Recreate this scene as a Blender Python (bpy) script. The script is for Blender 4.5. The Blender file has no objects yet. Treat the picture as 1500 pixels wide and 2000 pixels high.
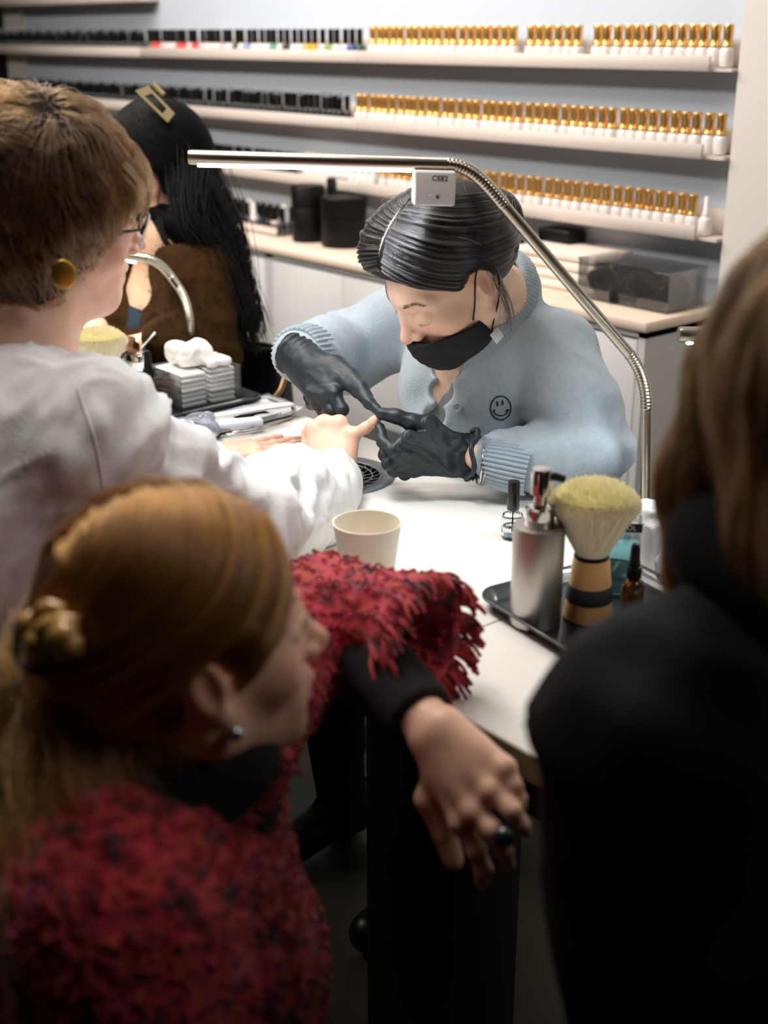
import bpy, bmesh, math, random
import numpy as np
from mathutils import Vector, Matrix
random.seed(7); rng = np.random.default_rng(7)
S = bpy.context.scene
COL = S.collection

# ------------------------------------------------------------------ camera
FPX = 2484.0                      # focal length for a 1500 x 2000 frame
PITCH = math.atan(935 / FPX); HEAD = math.radians(40.3)
CAM = np.array([0, 0, 1.40])
_h = np.array([-math.cos(HEAD), math.sin(HEAD), 0.0])
CR = np.array([math.sin(HEAD), math.cos(HEAD), 0.0])
CF = _h * math.cos(PITCH) - np.array([0, 0, 1]) * math.sin(PITCH)
CU = _h * math.sin(PITCH) + np.array([0, 0, 1]) * math.cos(PITCH)
cam = bpy.data.cameras.new('camera'); camo = bpy.data.objects.new('camera', cam); COL.objects.link(camo)
cam.sensor_fit = 'VERTICAL'; cam.sensor_height = 36; cam.sensor_width = 27; cam.lens = 36 * FPX / 2000
cam.clip_start = 0.02
M4 = Matrix.Identity(4)
for i in range(3):
    M4[i][0], M4[i][1], M4[i][2], M4[i][3] = CR[i], CU[i], -CF[i], CAM[i]
camo.matrix_world = M4
cam.dof.use_dof = True; cam.dof.focus_distance = 1.86; cam.dof.aperture_fstop = 2.8; cam.dof.aperture_blades = 7
S.camera = camo

# ------------------------------------------------------------------ world, lights, exposure
W = bpy.data.worlds.new('world'); S.world = W; W.use_nodes = True
W.node_tree.nodes['Background'].inputs[0].default_value = (0.6, 0.7, 0.85, 1)
W.node_tree.nodes['Background'].inputs[1].default_value = 0.0
S.view_settings.view_transform = 'Standard'; S.view_settings.look = 'None'
S.view_settings.exposure = 0.0; S.view_settings.gamma = 1.0
try: S.view_settings.use_curve_mapping = False
except Exception: pass
def area(name, loc, target, sx, sy, power, col, spread=180):
    l = bpy.data.lights.new(name, 'AREA'); l.shape = 'RECTANGLE'; l.size = sx; l.size_y = sy
    l.energy = power; l.color = col; l.spread = math.radians(spread)
    o = bpy.data.objects.new(name, l); COL.objects.link(o); o.location = loc
    o.rotation_euler = (Vector(target) - Vector(loc)).to_track_quat('-Z', 'Y').to_euler()
    return o
# ceiling track lights over the shelf wall and the tables (out of frame, above), followed by added fill lights
area('ceiling_light_shelves', (-2.6, 1.35, 2.56), (-2.6, 2.25, 1.1), 3.4, 0.12, 26, (1.0, 0.92, 0.84))
area('ceiling_light_tables', (-2.35, 1.00, 2.56), (-2.2, 1.45, 0.9), 2.8, 0.4, 32, (1.0, 0.93, 0.86), 140)
area('fill_light_room', (-1.2, 0.15, 2.56), (-1.4, 0.9, 0.8), 1.6, 0.3, 0.8, (1.0, 0.92, 0.84), 150)  # added weak ambient fill for the foreground, not a known fixture
area('fill_light_wall', (-3.3, 0.0, 2.56), (-2.9, 2.3, 1.1), 2.0, 0.4, 24, (1.0, 0.94, 0.88), 110)  # added fill aimed at the wall to lift the dark under the ledges
area('fill_light_face', (0.40, 1.45, 2.56), (-.80, .60, .9), 0.7, 0.3, 5, (1.0, 0.92, 0.84), 120)  # added fill from the right to brighten the crouching woman's face
S.cycles.max_bounces = 8; S.cycles.diffuse_bounces = 4; S.cycles.glossy_bounces = 4
S.cycles.transmission_bounces = 8; S.cycles.transparent_max_bounces = 16
S.cycles.caustics_reflective = False; S.cycles.caustics_refractive = False
S.cycles.sample_clamp_indirect = 4.0
S.cycles.use_denoising = True

# ------------------------------------------------------------------ helpers
def P(px, py, d):                 # the point at camera depth d (metres) along the ray of a photograph pixel
    return CAM + (CF + CR * (px - 750) / FPX - CU * (py - 1000) / FPX) * d
def onz(px, py, z):
    q = CF + CR * (px - 750) / FPX - CU * (py - 1000) / FPX
    return CAM + q * ((z - CAM[2]) / q[2])
def ony(px, py, y):
    q = CF + CR * (px - 750) / FPX - CU * (py - 1000) / FPX
    return CAM + q * ((y - CAM[1]) / q[1])
def unit(v):
    v = np.asarray(v, float); return v / (np.linalg.norm(v) + 1e-12)
def srgb(r, g, b):
    f = lambda c: (c / 255 / 12.92) if c / 255 <= .04045 else ((c / 255 + .055) / 1.055) ** 2.4
    return (f(r), f(g), f(b), 1.0)

def mat(name, col, rough=0.5, metal=0.0, spec=0.5, var=0.0, vscale=20.0, bump=0.0, bscale=60.0, trans=0.0, ior=1.45,
        emit=None, estr=0.0, sub=0.0, attr=False, sheen=0.0, aniso=0.0, stretch=(1, 1, 1), alpha=1.0, coat=0.0, kind='noise', subr=(1, .35, .2)):
    m = bpy.data.materials.new(name); m.use_nodes = True; nt = m.node_tree; b = nt.nodes['Principled BSDF']
    c = col if len(col) == 4 else (*col, 1)
    b.inputs['Base Color'].default_value = c; b.inputs['Roughness'].default_value = rough
    b.inputs['Metallic'].default_value = metal; b.inputs['Specular IOR Level'].default_value = spec
    b.inputs['Transmission Weight'].default_value = trans; b.inputs['IOR'].default_value = ior
    b.inputs['Alpha'].default_value = alpha; b.inputs['Coat Weight'].default_value = coat
    if sub: b.inputs['Subsurface Weight'].default_value = sub; b.inputs['Subsurface Scale'].default_value = .006; b.inputs['Subsurface Radius'].default_value = subr
    if sheen: b.inputs['Sheen Weight'].default_value = sheen; b.inputs['Sheen Roughness'].default_value = .4
    if aniso: b.inputs['Anisotropic'].default_value = aniso
    if emit: b.inputs['Emission Color'].default_value = (*emit[:3], 1); b.inputs['Emission Strength'].default_value = estr
    L = nt.links.new
    tc = nt.nodes.new('ShaderNodeTexCoord'); mp = nt.nodes.new('ShaderNodeMapping'); mp.inputs['Scale'].default_value = stretch
    L(tc.outputs['Object'], mp.inputs[0])
    src = None
    if attr:
        a = nt.nodes.new('ShaderNodeAttribute'); a.attribute_name = 'Col'; src = a.outputs['Color']
    if var:
        n = nt.nodes.new('ShaderNodeTexNoise'); n.inputs['Scale'].default_value = vscale; n.inputs['Detail'].default_value = 4
        L(mp.outputs[0], n.inputs['Vector'])
        r = nt.nodes.new('ShaderNodeMapRange'); r.inputs[1].default_value = .3; r.inputs[2].default_value = .7
        r.inputs[3].default_value = 1 - var; r.inputs[4].default_value = 1 + var; L(n.outputs['Fac'], r.inputs[0])
        mx = nt.nodes.new('ShaderNodeVectorMath'); mx.operation = 'SCALE'
        if src: L(src, mx.inputs[0])
        else: mx.inputs[0].default_value = c[:3]
        L(r.outputs[0], mx.inputs['Scale']); src = mx.outputs[0]
    if src: L(src, b.inputs['Base Color'])
    if bump:
        if kind == 'wave':
            n = nt.nodes.new('ShaderNodeTexWave'); n.inputs['Scale'].default_value = bscale; n.inputs['Distortion'].default_value = 1.5
        else:
            n = nt.nodes.new('ShaderNodeTexNoise'); n.inputs['Scale'].default_value = bscale; n.inputs['Detail'].default_value = 5
        L(mp.outputs[0], n.inputs['Vector'])
        bp = nt.nodes.new('ShaderNodeBump'); bp.inputs['Strength'].default_value = bump; bp.inputs['Distance'].default_value = .002
        L(n.outputs['Fac'] if 'Fac' in n.outputs else n.outputs[0], bp.inputs['Height']); L(bp.outputs[0], b.inputs['Normal'])
    return m

def thin(name, tint=(.95, .97, 1.0), body=.06, gloss=.10, rough=.03):   # thin clear sheet: see-through with a clear-coat reflection and a slight milky body
    m = bpy.data.materials.new(name); m.use_nodes = True; nt = m.node_tree; nt.nodes.remove(nt.nodes['Principled BSDF']); N = nt.nodes.new; L = nt.links.new
    t = N('ShaderNodeBsdfTransparent'); t.inputs[0].default_value = (*tint, 1); g = N('ShaderNodeBsdfGlossy'); g.inputs['Roughness'].default_value = rough
    d = N('ShaderNodeBsdfDiffuse'); d.inputs[0].default_value = (*tint, 1); f = N('ShaderNodeLayerWeight'); f.inputs[0].default_value = .25
    a = N('ShaderNodeMath'); a.operation = 'MULTIPLY_ADD'; a.inputs[1].default_value = .8; a.inputs[2].default_value = gloss; L(f.outputs['Fresnel'], a.inputs[0]); a.use_clamp = True
    m1 = N('ShaderNodeMixShader'); m1.inputs[0].default_value = body; L(t.outputs[0], m1.inputs[1]); L(d.outputs[0], m1.inputs[2])
    m2 = N('ShaderNodeMixShader'); L(a.outputs[0], m2.inputs[0]); L(m1.outputs[0], m2.inputs[1]); L(g.outputs[0], m2.inputs[2]); L(m2.outputs[0], nt.nodes['Material Output'].inputs[0]); return m
def tag(o, label, cat, group=None, kind=None):
    if label: o['label'] = label
    if cat: o['category'] = cat
    if group: o['group'] = group
    if kind: o['kind'] = kind
    return o
def thing(name, label, cat, loc=(0, 0, 0), rz=0.0, group=None):
    o = bpy.data.objects.new(name, None); COL.objects.link(o); o.location = [float(v) for v in loc]; o.rotation_euler = (0, 0, rz)
    o.empty_display_size = .05
    return tag(o, label, cat, group)
def link(name, me, m=None, parent=None, smooth=True, loc=None):
    o = bpy.data.objects.new(name, me); COL.objects.link(o)
    if m is not None:
        for mm in (m if isinstance(m, (list, tuple)) else [m]): me.materials.append(mm)
    if smooth and hasattr(me, 'polygons'): me.polygons.foreach_set('use_smooth', [True] * len(me.polygons))
    if parent is not None: o.parent = parent
    if loc is not None: o.location = [float(v) for v in loc]
    return o
def wpart(name, me, m, parent, smooth=True):      # a mesh given in world coordinates, parented without moving it
    o = link(name, me, m, None, smooth)
    if parent is not None:
        bpy.context.view_layer.update()
        o.parent = parent; o.matrix_parent_inverse = parent.matrix_world.inverted()
    return o
def struct(o, label=None):
    o['kind'] = 'structure'
    if label: o['label'] = label
    return o
def bm_mesh(bm, name='m'):
    bmesh.ops.recalc_face_normals(bm, faces=bm.faces[:])
    me = bpy.data.meshes.new(name); bm.to_mesh(me); bm.free(); return me
def sharp(o, ang=35):
    me = o.data
    bm = bmesh.new(); bm.from_mesh(me)
    for e in bm.edges:
        if len(e.link_faces) == 2 and e.calc_face_angle(0) > math.radians(ang): e.smooth = False
    bm.to_mesh(me); bm.free(); return o
def box_bm(lo, hi, bev=0.0, seg=2, bm=None):
    b = bmesh.new() if bm is None else bm
    r = bmesh.ops.create_cube(b, size=1.0)['verts']
    lo = np.array(lo, float); hi = np.array(hi, float)
    for v in r: v.co = Vector((lo + hi) / 2 + np.array(v.co) * (hi - lo))
    if bev:
        es = list({e for v in r for e in v.link_edges})
        bmesh.ops.bevel(b, geom=es, offset=bev, segments=seg, affect='EDGES', profile=.5)
    return b
def box(name, lo, hi, m, parent=None, bev=0.0, seg=2):
    me = bm_mesh(box_bm(lo, hi, bev, seg)); o = link(name, me, m, parent, smooth=bool(bev))
    return sharp(o, 50) if bev else o
def lathe_bm(prof, n=32, bm=None, cap=True, z0=0, center=(0, 0)):
    b = bmesh.new() if bm is None else bm
    rings = []
    for r, z in prof:
        rings.append([b.verts.new((center[0] + r * math.cos(2 * math.pi * i / n), center[1] + r * math.sin(2 * math.pi * i / n), z + z0)) for i in range(n)] if r > 1e-6 else [b.verts.new((center[0], center[1], z + z0))])
    for A, B in zip(rings, rings[1:]):
        for i in range(n):
            j = (i + 1) % n
            if len(A) == 1 and len(B) == 1: continue
            if len(A) == 1: b.faces.new((A[0], B[j], B[i]))
            elif len(B) == 1: b.faces.new((A[i], A[j], B[0]))
            else: b.faces.new((A[i], A[j], B[j], B[i]))
    if cap:
        for R in (rings[0], rings[-1]):
            if len(R) > 1: b.faces.new(R)
    return b
def lathe(name, prof, m, parent=None, n=32, loc=None, cap=True, ang=40):
    o = link(name, bm_mesh(lathe_bm(prof, n, cap=cap)), m, parent, loc=loc); return sharp(o, ang)
def frames(pts, closed=False):
    pts = np.asarray(pts, float); n = len(pts)
    T = np.zeros_like(pts)
    for i in range(n):
        a = pts[(i - 1) % n] if closed or i > 0 else pts[i]; b = pts[(i + 1) % n] if closed or i < n - 1 else pts[i]
        T[i] = unit(b - a)
    N = np.zeros_like(pts); ref = np.array([0, 0, 1.0]) if abs(T[0][2]) < .9 else np.array([1.0, 0, 0])
    N[0] = unit(np.cross(np.cross(T[0], ref), T[0]))
    for i in range(1, n):
        v = N[i - 1] - T[i] * (N[i - 1] @ T[i]); N[i] = unit(v)
    return T, N, np.cross(T, N)
def tube_bm(pts, rad, n=12, bm=None, closed=False, cap=True, flat=1.0):
    b = bmesh.new() if bm is None else bm
    pts = np.asarray(pts, float); T, N, B = frames(pts, closed)
    rad = np.broadcast_to(np.asarray(rad, float), (len(pts),))
    rings = []
    for i in range(len(pts)):
        rings.append([b.verts.new(Vector(pts[i] + rad[i] * (N[i] * math.cos(2 * math.pi * k / n) * flat + B[i] * math.sin(2 * math.pi * k / n)))) for k in range(n)])
    m = len(pts)
    for i in range(m if closed else m - 1):
        A, C2 = rings[i], rings[(i + 1) % m]
        for k in range(n):
            b.faces.new((A[k], A[(k + 1) % n], C2[(k + 1) % n], C2[k]))
    if cap and not closed: b.faces.new(rings[0][::-1]); b.faces.new(rings[-1])
    return b
def tube(name, pts, rad, m, parent=None, n=12, closed=False, world=True):
    me = bm_mesh(tube_bm(pts, rad, n, closed=closed))
    o = wpart(name, me, m, parent) if world and parent is not None else link(name, me, m, parent)
    return sharp(o, 60)
def bez(pts, n=24):               # Catmull-Rom through the points
    p = np.asarray(pts, float); p = np.vstack([2 * p[0] - p[1], p, 2 * p[-1] - p[-2]]); out = []
    for i in range(1, len(p) - 2):
        for t in np.linspace(0, 1, n, endpoint=False):
            a, b, c, d = p[i - 1:i + 3]
            out.append(.5 * ((2 * b) + (c - a) * t + (2 * a - 5 * b + 4 * c - d) * t * t + (3 * b - a - 3 * c + d) * t ** 3))
    out.append(p[-2]); return np.array(out)
def text(name, body, size, m, parent, mw, depth=.0003):
    c = bpy.data.curves.new(name, 'FONT'); c.body = body; c.size = size; c.extrude = depth; c.align_x = 'CENTER'; c.align_y = 'CENTER'
    o = bpy.data.objects.new(name, c); COL.objects.link(o); c.materials.append(m)
    bpy.context.view_layer.update()
    me = bpy.data.meshes.new_from_object(o.evaluated_get(bpy.context.evaluated_depsgraph_get())); bpy.data.objects.remove(o); me.materials.clear()
    o = link(name, me, m, smooth=False); o.matrix_world = mw
    if parent is not None:
        o.parent = parent; o.matrix_parent_inverse = parent.matrix_world.inverted()
    return o
def mframe(o, x, y, z):
    m = Matrix.Identity(4)
    for i in range(3): m[i][0], m[i][1], m[i][2], m[i][3] = x[i], y[i], z[i], o[i]
    return m
def copy_tree(o, parent=None):
    c = o.copy(); COL.objects.link(c)
    if parent is not None: c.parent = parent
    for ch in o.children: copy_tree(ch, c)
    return c
ORD = ['', 'first', 'second', 'third', 'fourth', 'fifth', 'sixth', 'seventh', 'eighth', 'ninth', 'tenth', 'eleventh', 'twelfth', 'thirteenth', 'fourteenth', 'fifteenth', 'sixteenth', 'seventeenth', 'eighteenth', 'nineteenth']
TENS = {2: 'twent', 3: 'thirt', 4: 'fort', 5: 'fift', 6: 'sixt', 7: 'sevent', 8: 'eight', 9: 'ninet'}
def ordinal(n):
    if n >= 100: return 'hundred and ' + ordinal(n - 100) if n > 100 else 'hundredth'
    if n < 20: return ORD[n]
    t, u = divmod(n, 10)
    return TENS[t] + 'ieth' if u == 0 else TENS[t] + 'y-' + ORD[u]

# ------------------------------------------------------------------ numpy noise, distance fields and surface nets
def vnoise(p, seed=0):
    p = np.asarray(p, np.float64); i = np.floor(p).astype(np.int64); f = p - i; u = f * f * (3 - 2 * f)
    def hsh(a, b, c):
        h = (a * 374761393 + b * 668265263 + c * 2147483647 + seed * 144665) & 0xffffffff
        h = ((h ^ (h >> 13)) * 1274126177) & 0xffffffff
        return ((h ^ (h >> 16)) & 0xffff) / 32767.5 - 1
    r = 0
    for dx in (0, 1):
        for dy in (0, 1):
            for dz in (0, 1):
                w = (u[:, 0] if dx else 1 - u[:, 0]) * (u[:, 1] if dy else 1 - u[:, 1]) * (u[:, 2] if dz else 1 - u[:, 2])
                r = r + w * hsh(i[:, 0] + dx, i[:, 1] + dy, i[:, 2] + dz)
    return r
def fbm(p, o=3, seed=0):
    s, a = 0, 1.0
    for k in range(o): s = s + a * vnoise(np.asarray(p) * 2 ** k + 17.3 * k, seed + k); a *= .5
    return s
def axis(lo, hi, h, fine=()):
    out = [lo]
    while out[-1] < hi:
        s = h
        for a, b, g in fine:
            x = out[-1]
            if a <= x < b: s = min(s, g)
            elif x < a: s = min(s, max(g, (a - x) * .35 + g))
            else: s = min(s, max(g, (x - b) * .35 + g))
        out.append(out[-1] + s)
    return np.array(out)
class Field:
    def __init__(s, X, Y, Z):
        s.ax = (X, Y, Z); s.d = np.full((len(X), len(Y), len(Z)), .5, np.float32)
    def put(s, fn, lo, hi, k=0.0, op='u'):
        sl = []; g = []
        m = 3 * k + .03
        for a, l, h in zip(s.ax, lo, hi):
            i = max(0, np.searchsorted(a, l - m) - 1); j = min(len(a), np.searchsorted(a, h + m) + 1)
            if j <= i: return
            sl.append(slice(i, j)); g.append(a[i:j].astype(np.float32))
        X, Y, Z = g[0][:, None, None], g[1][None, :, None], g[2][None, None, :]
        v = fn(X, Y, Z); A = s.d[tuple(sl)]
        if op == 's': v = -v; A2 = -A; v = v  # smooth max(A, v)
        if op == 'u':
            if k: hh = np.maximum(k - np.abs(A - v), 0) / k; R = np.minimum(A, v) - hh * hh * k * .25
            else: R = np.minimum(A, v)
        else:
            if k: hh = np.maximum(k - np.abs(A - v), 0) / k; R = np.maximum(A, v) + hh * hh * k * .25
            else: R = np.maximum(A, v)
        s.d[tuple(sl)] = R
    def cone(s, a, b, ra, rb, k=0.01, op='u'):
        a = np.asarray(a, np.float32); b = np.asarray(b, np.float32); ab = b - a; L2 = float(ab @ ab) + 1e-12
        def fn(X, Y, Z):
            t = np.clip(((X - a[0]) * ab[0] + (Y - a[1]) * ab[1] + (Z - a[2]) * ab[2]) / L2, 0, 1)
            return np.sqrt((X - a[0] - t * ab[0]) ** 2 + (Y - a[1] - t * ab[1]) ** 2 + (Z - a[2] - t * ab[2]) ** 2) - (ra + (rb - ra) * t)
        r = max(ra, rb); s.put(fn, np.minimum(a, b) - r, np.maximum(a, b) + r, k, op)
    def ell(s, c, r, R=None, k=0.01, op='u'):
        c = np.asarray(c, np.float32); R = np.eye(3) if R is None else np.asarray(R); r = np.asarray(r, float)
        def fn(X, Y, Z):
            dx, dy, dz = X - c[0], Y - c[1], Z - c[2]; k0 = 0; k1 = 0
            for j in range(3):
                q = (dx * R[0, j] + dy * R[1, j] + dz * R[2, j]) / r[j]; k0 = k0 + q * q; k1 = k1 + (q / r[j]) ** 2
            k0 = np.sqrt(k0); return (k0 * (k0 - 1) / (np.sqrt(k1) + 1e-9)).astype(np.float32)
        e = np.sqrt((np.abs(R) ** 2) @ (r ** 2)); s.put(fn, c - e, c + e, k, op)
    def chain(s, pts, rad, k=0.01, op='u'):
        for i in range(len(pts) - 1): s.cone(pts[i], pts[i + 1], rad[i], rad[i + 1], k, op)
    def rbox(s, c, half, R=None, rnd=.01, k=0.01, op='u'):
        c = np.asarray(c, np.float32); R = np.eye(3) if R is None else np.asarray(R); h = np.asarray(half, float) - rnd
        def fn(X, Y, Z):
            dx, dy, dz = X - c[0], Y - c[1], Z - c[2]; o = 0; mx = None
            for j in range(3):
                q = np.abs(dx * R[0, j] + dy * R[1, j] + dz * R[2, j]) - h[j]
                o = o + np.maximum(q, 0) ** 2; mx = q if mx is None else np.maximum(mx, q)
            return (np.sqrt(o) + np.minimum(mx, 0) - rnd).astype(np.float32)
        e = np.abs(R) @ np.asarray(half, float); s.put(fn, c - e, c + e, k, op)
    def half(s, p, n, k=0.0):            # keep the side behind the plane: cut away where (x-p).n > 0
        n = unit(n); p = np.asarray(p)
        X, Y, Z = [a.astype(np.float32) for a in s.ax]
        v = (X[:, None, None] - p[0]) * n[0] + (Y[None, :, None] - p[1]) * n[1] + (Z[None, None, :] - p[2]) * n[2]
        s.d = np.maximum(s.d, v)
    def mesh(s, smooth=1):
        d = s.d; neg = d < 0; X, Y, Z = s.ax
        c = np.zeros(tuple(n - 1 for n in d.shape), np.int8)
        for i in (0, 1):
            for j in (0, 1):
                for k in (0, 1):
                    c += neg[i:d.shape[0] - 1 + i, j:d.shape[1] - 1 + j, k:d.shape[2] - 1 + k]
        act = (c > 0) & (c < 8); I = np.argwhere(act); idx = np.full(act.shape, -1, np.int32); idx[tuple(I.T)] = np.arange(len(I))
        off = np.array([[i, j, k] for i in (0, 1) for j in (0, 1) for k in (0, 1)])
        val = np.stack([d[tuple((I + o).T)] for o in off], 1)
        pos = np.stack([np.stack([X[I[:, 0] + o[0]], Y[I[:, 1] + o[1]], Z[I[:, 2] + o[2]]], 1) for o in off], 1)
        acc = np.zeros((len(I), 3)); cnt = np.zeros(len(I))
        for a in range(8):
            for b in range(a + 1, 8):
                if np.abs(off[a] - off[b]).sum() != 1: continue
                m = (val[:, a] < 0) != (val[:, b] < 0)
                t = val[m, a] / (val[m, a] - val[m, b]); acc[m] += pos[m, a] + (pos[m, b] - pos[m, a]) * t[:, None]; cnt[m] += 1
        V = acc / cnt[:, None]; Q = []
        for ax in range(3):
            u, w = (ax + 1) % 3, (ax + 2) % 3
            n0 = np.take(neg, range(0, d.shape[ax] - 1), ax); n1 = np.take(neg, range(1, d.shape[ax]), ax)
            E = np.argwhere(n0 != n1)
            ok = (E[:, u] > 0) & (E[:, w] > 0) & (E[:, u] < act.shape[u]) & (E[:, w] < act.shape[w]); E = E[ok]
            fl = n0[tuple(E.T)]
            eu = np.zeros(3, int); eu[u] = 1; ew = np.zeros(3, int); ew[w] = 1
            q = np.stack([idx[tuple((E - eu - ew).T)], idx[tuple((E - ew).T)], idx[tuple(E.T)], idx[tuple((E - eu).T)]], 1)
            q[~fl] = q[~fl][:, ::-1]; Q.append(q)
        Q = np.vstack(Q); Q = Q[(Q >= 0).all(1)]
        e = np.vstack([Q[:, [0, 1]], Q[:, [1, 2]], Q[:, [2, 3]], Q[:, [3, 0]]])
        for _ in range(smooth):
            a = np.zeros_like(V); n = np.bincount(e[:, 0], minlength=len(V)).astype(float)
            for x in range(3): a[:, x] = np.bincount(e[:, 0], V[e[:, 1], x], len(V))
            V = V * .5 + .5 * a / np.maximum(n, 1)[:, None]
        return V, Q
def largest(V, Q):                     # keep the largest connected piece of a surface
    lab = np.arange(len(V)); e = np.vstack([Q[:, [0, 1]], Q[:, [1, 2]], Q[:, [2, 3]]])
    while True:
        m = np.minimum(lab[e[:, 0]], lab[e[:, 1]]); l2 = lab.copy(); np.minimum.at(l2, e[:, 0], m); np.minimum.at(l2, e[:, 1], m); l2 = l2[l2]
        if (l2 == lab).all(): break
        lab = l2
    k = lab == np.bincount(lab).argmax(); idx = np.cumsum(k) - 1; return V[k], idx[Q[k[Q[:, 0]]]]
def normals(V, Q):
    n = np.cross(V[Q[:, 2]] - V[Q[:, 0]], V[Q[:, 3]] - V[Q[:, 1]]); N = np.zeros_like(V)
    for j in range(4):
        for x in range(3): N[:, x] += np.bincount(Q[:, j], n[:, x], len(V))
    return N / (np.linalg.norm(N, axis=1)[:, None] + 1e-12)
def to_mesh(V, Q, col=None):
    me = bpy.data.meshes.new('m'); me.vertices.add(len(V)); me.vertices.foreach_set('co', V.astype(np.float32).ravel())
    me.loops.add(len(Q) * 4); me.loops.foreach_set('vertex_index', Q.astype(np.int32).ravel())
    me.polygons.add(len(Q)); me.polygons.foreach_set('loop_start', np.arange(0, len(Q) * 4, 4, dtype=np.int32))
    try: me.polygons.foreach_set('loop_total', np.full(len(Q), 4, np.int32))
    except Exception: pass
    me.update(calc_edges=True); me.validate()
    if col is not None:
        a = me.attributes.new('Col', 'FLOAT_COLOR', 'POINT'); a.data.foreach_set('color', np.hstack([col, np.ones((len(V), 1))]).astype(np.float32).ravel())
    return me
def strands(name, polys, r0, r1, m, parent):      # hair / bristle curves, polys: (n, k, 3) world points
    polys = np.asarray(polys, np.float32); n, k, _ = polys.shape
    hc = bpy.data.hair_curves.new(name); hc.add_curves([k] * n)
    hc.attributes['position'].data.foreach_set('vector', polys.ravel()) if 'position' in hc.attributes else None
    ra = hc.attributes.get('radius') or hc.attributes.new('radius', 'FLOAT', 'POINT')
    t = np.linspace(0, 1, k); ra.data.foreach_set('value', np.tile(r0 + (r1 - r0) * t, n).astype(np.float32))
    hc.materials.append(m); o = bpy.data.objects.new(name, hc); COL.objects.link(o)
    if parent is not None:
        bpy.context.view_layer.update(); o.parent = parent; o.matrix_parent_inverse = parent.matrix_world.inverted()
    return o
def hairmat(name, col, rough=.3, radial=.35, var=.2):
    m = bpy.data.materials.new(name); m.use_nodes = True; nt = m.node_tree; nt.nodes.remove(nt.nodes['Principled BSDF'])
    h = nt.nodes.new('ShaderNodeBsdfHairPrincipled'); h.parametrization = 'COLOR'; h.inputs['Color'].default_value = col
    h.inputs['Roughness'].default_value = rough; h.inputs['Radial Roughness'].default_value = radial
    h.inputs['Random Roughness'].default_value = .2
    inf = nt.nodes.new('ShaderNodeHairInfo'); mr = nt.nodes.new('ShaderNodeMapRange'); mr.inputs[3].default_value = 1 - var; mr.inputs[4].default_value = 1 + var
    nt.links.new(inf.outputs['Random'], mr.inputs[0]); v = nt.nodes.new('ShaderNodeVectorMath'); v.operation = 'SCALE'; v.inputs[0].default_value = col[:3]
    nt.links.new(mr.outputs[0], v.inputs['Scale']); nt.links.new(v.outputs[0], h.inputs['Color'])
    nt.links.new(h.outputs[0], nt.nodes['Material Output'].inputs[0]); return m
# ------------------------------------------------------------------ materials of the setting
M_wall = mat('wall_paint', srgb(208, 217, 228), .75, var=.02, vscale=3, bump=.05, bscale=200)
M_pil = mat('pilaster_paint', srgb(226, 220, 212), .7, var=.02, vscale=3)
M_floor = mat('floor_vinyl', srgb(58, 54, 38), .5, var=.15, vscale=6)
M_ceil = mat('ceiling_paint', srgb(150, 150, 150), .9)
M_dim = mat('far_wall_paint', srgb(70, 68, 66), .9)
M_lip = mat('shelf_white', srgb(222, 208, 198), .45, var=.015, vscale=8)
M_cab = mat('cabinet_front', srgb(205, 204, 203), .5, var=.02, vscale=4)
M_top = mat('counter_top', srgb(238, 216, 196), .35, var=.02, vscale=5)
M_table = mat('table_laminate', srgb(236, 234, 228), .32, var=.015, vscale=6, bump=.03, bscale=300)
M_edge = mat('table_edge', srgb(150, 138, 112), .5)
M_dark = mat('black_plastic', srgb(14, 15, 16), .35)
M_gap = mat('dark_gap', srgb(60, 58, 56), .8)
# ------------------------------------------------------------------ room shell
YW = 2.352
struct(box('floor', (-7, -2.4, -.08), (2.4, YW + .1, 0), M_floor))
struct(box('ceiling', (-7, -2.4, 2.6), (2.4, YW + .1, 2.68), M_ceil))
struct(box('wall_back', (-7, YW, 0), (2.4, YW + .1, 2.6), M_wall))
struct(box('wall_front', (-7, -2.5, 0), (2.4, -2.4, 2.6), M_dim))
struct(box('wall_left', (-7.1, -2.4, 0), (-7, YW, 2.6), M_dim))
struct(box('wall_right', (2.4, -2.4, 0), (2.5, YW, 2.6), M_dim))
struct(box('trim_1', (-1.605, 2.296, 0), (-.20, YW, 2.6), M_pil), 'cream pilaster closing the shelf niche')
struct(box('trim_2', (-5.075, 2.335, 0), (-4.925, YW, 2.6), M_pil), 'cream upright behind the far shelf ends')
M_darkp = mat('dark_panel', srgb(30, 26, 24), .6)
struct(box('trim_3', (-6.9, 2.34, 0), (-5.075, YW, 2.6), M_darkp), 'dark panel beyond the upright')

# ------------------------------------------------------------------ picture-ledge shelves
SEG = 1.13; XR = -1.655
rows = [('uppermost', 1.497), ('top', 1.327), ('middle', 1.155), ('lower', .988)]
for ri, (rn, z) in enumerate(rows):
    for k in range(4):
        x1 = XR - SEG * k; x0 = max(x1 - SEG, -5.7)
        if ri == 0 and k < 2: continue
        wh = ['nearest the cream pilaster', 'second from the cream pilaster', 'third from the cream pilaster', 'at its far left end'][k]
        t = thing('wall_shelf', f'cream ledge shelf section of the {rn} row, {wh}', 'shelf', ((x0 + x1) / 2, 2.31, z), 0, 'cream ledge shelves on the wall')
        hx = (x1 - x0) / 2 - .0006
        box('ledge', (-hx, -.036, 0), (hx, .0415, .009), M_lip, t, .0008, 1)
        box('front_lip', (-hx, -.044, 0), (hx, -.036, .030), M_lip, t, .001, 1)
        box('back_board', (-hx - (0), .030, .009), (hx + (.045 if k == 0 else 0), .0415, .062), M_lip, t, .0008, 1)
        if k == 0: box('end_ledge', (hx, -.03, 0), (hx + .046, .0415, .007), M_lip, t)

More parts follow.
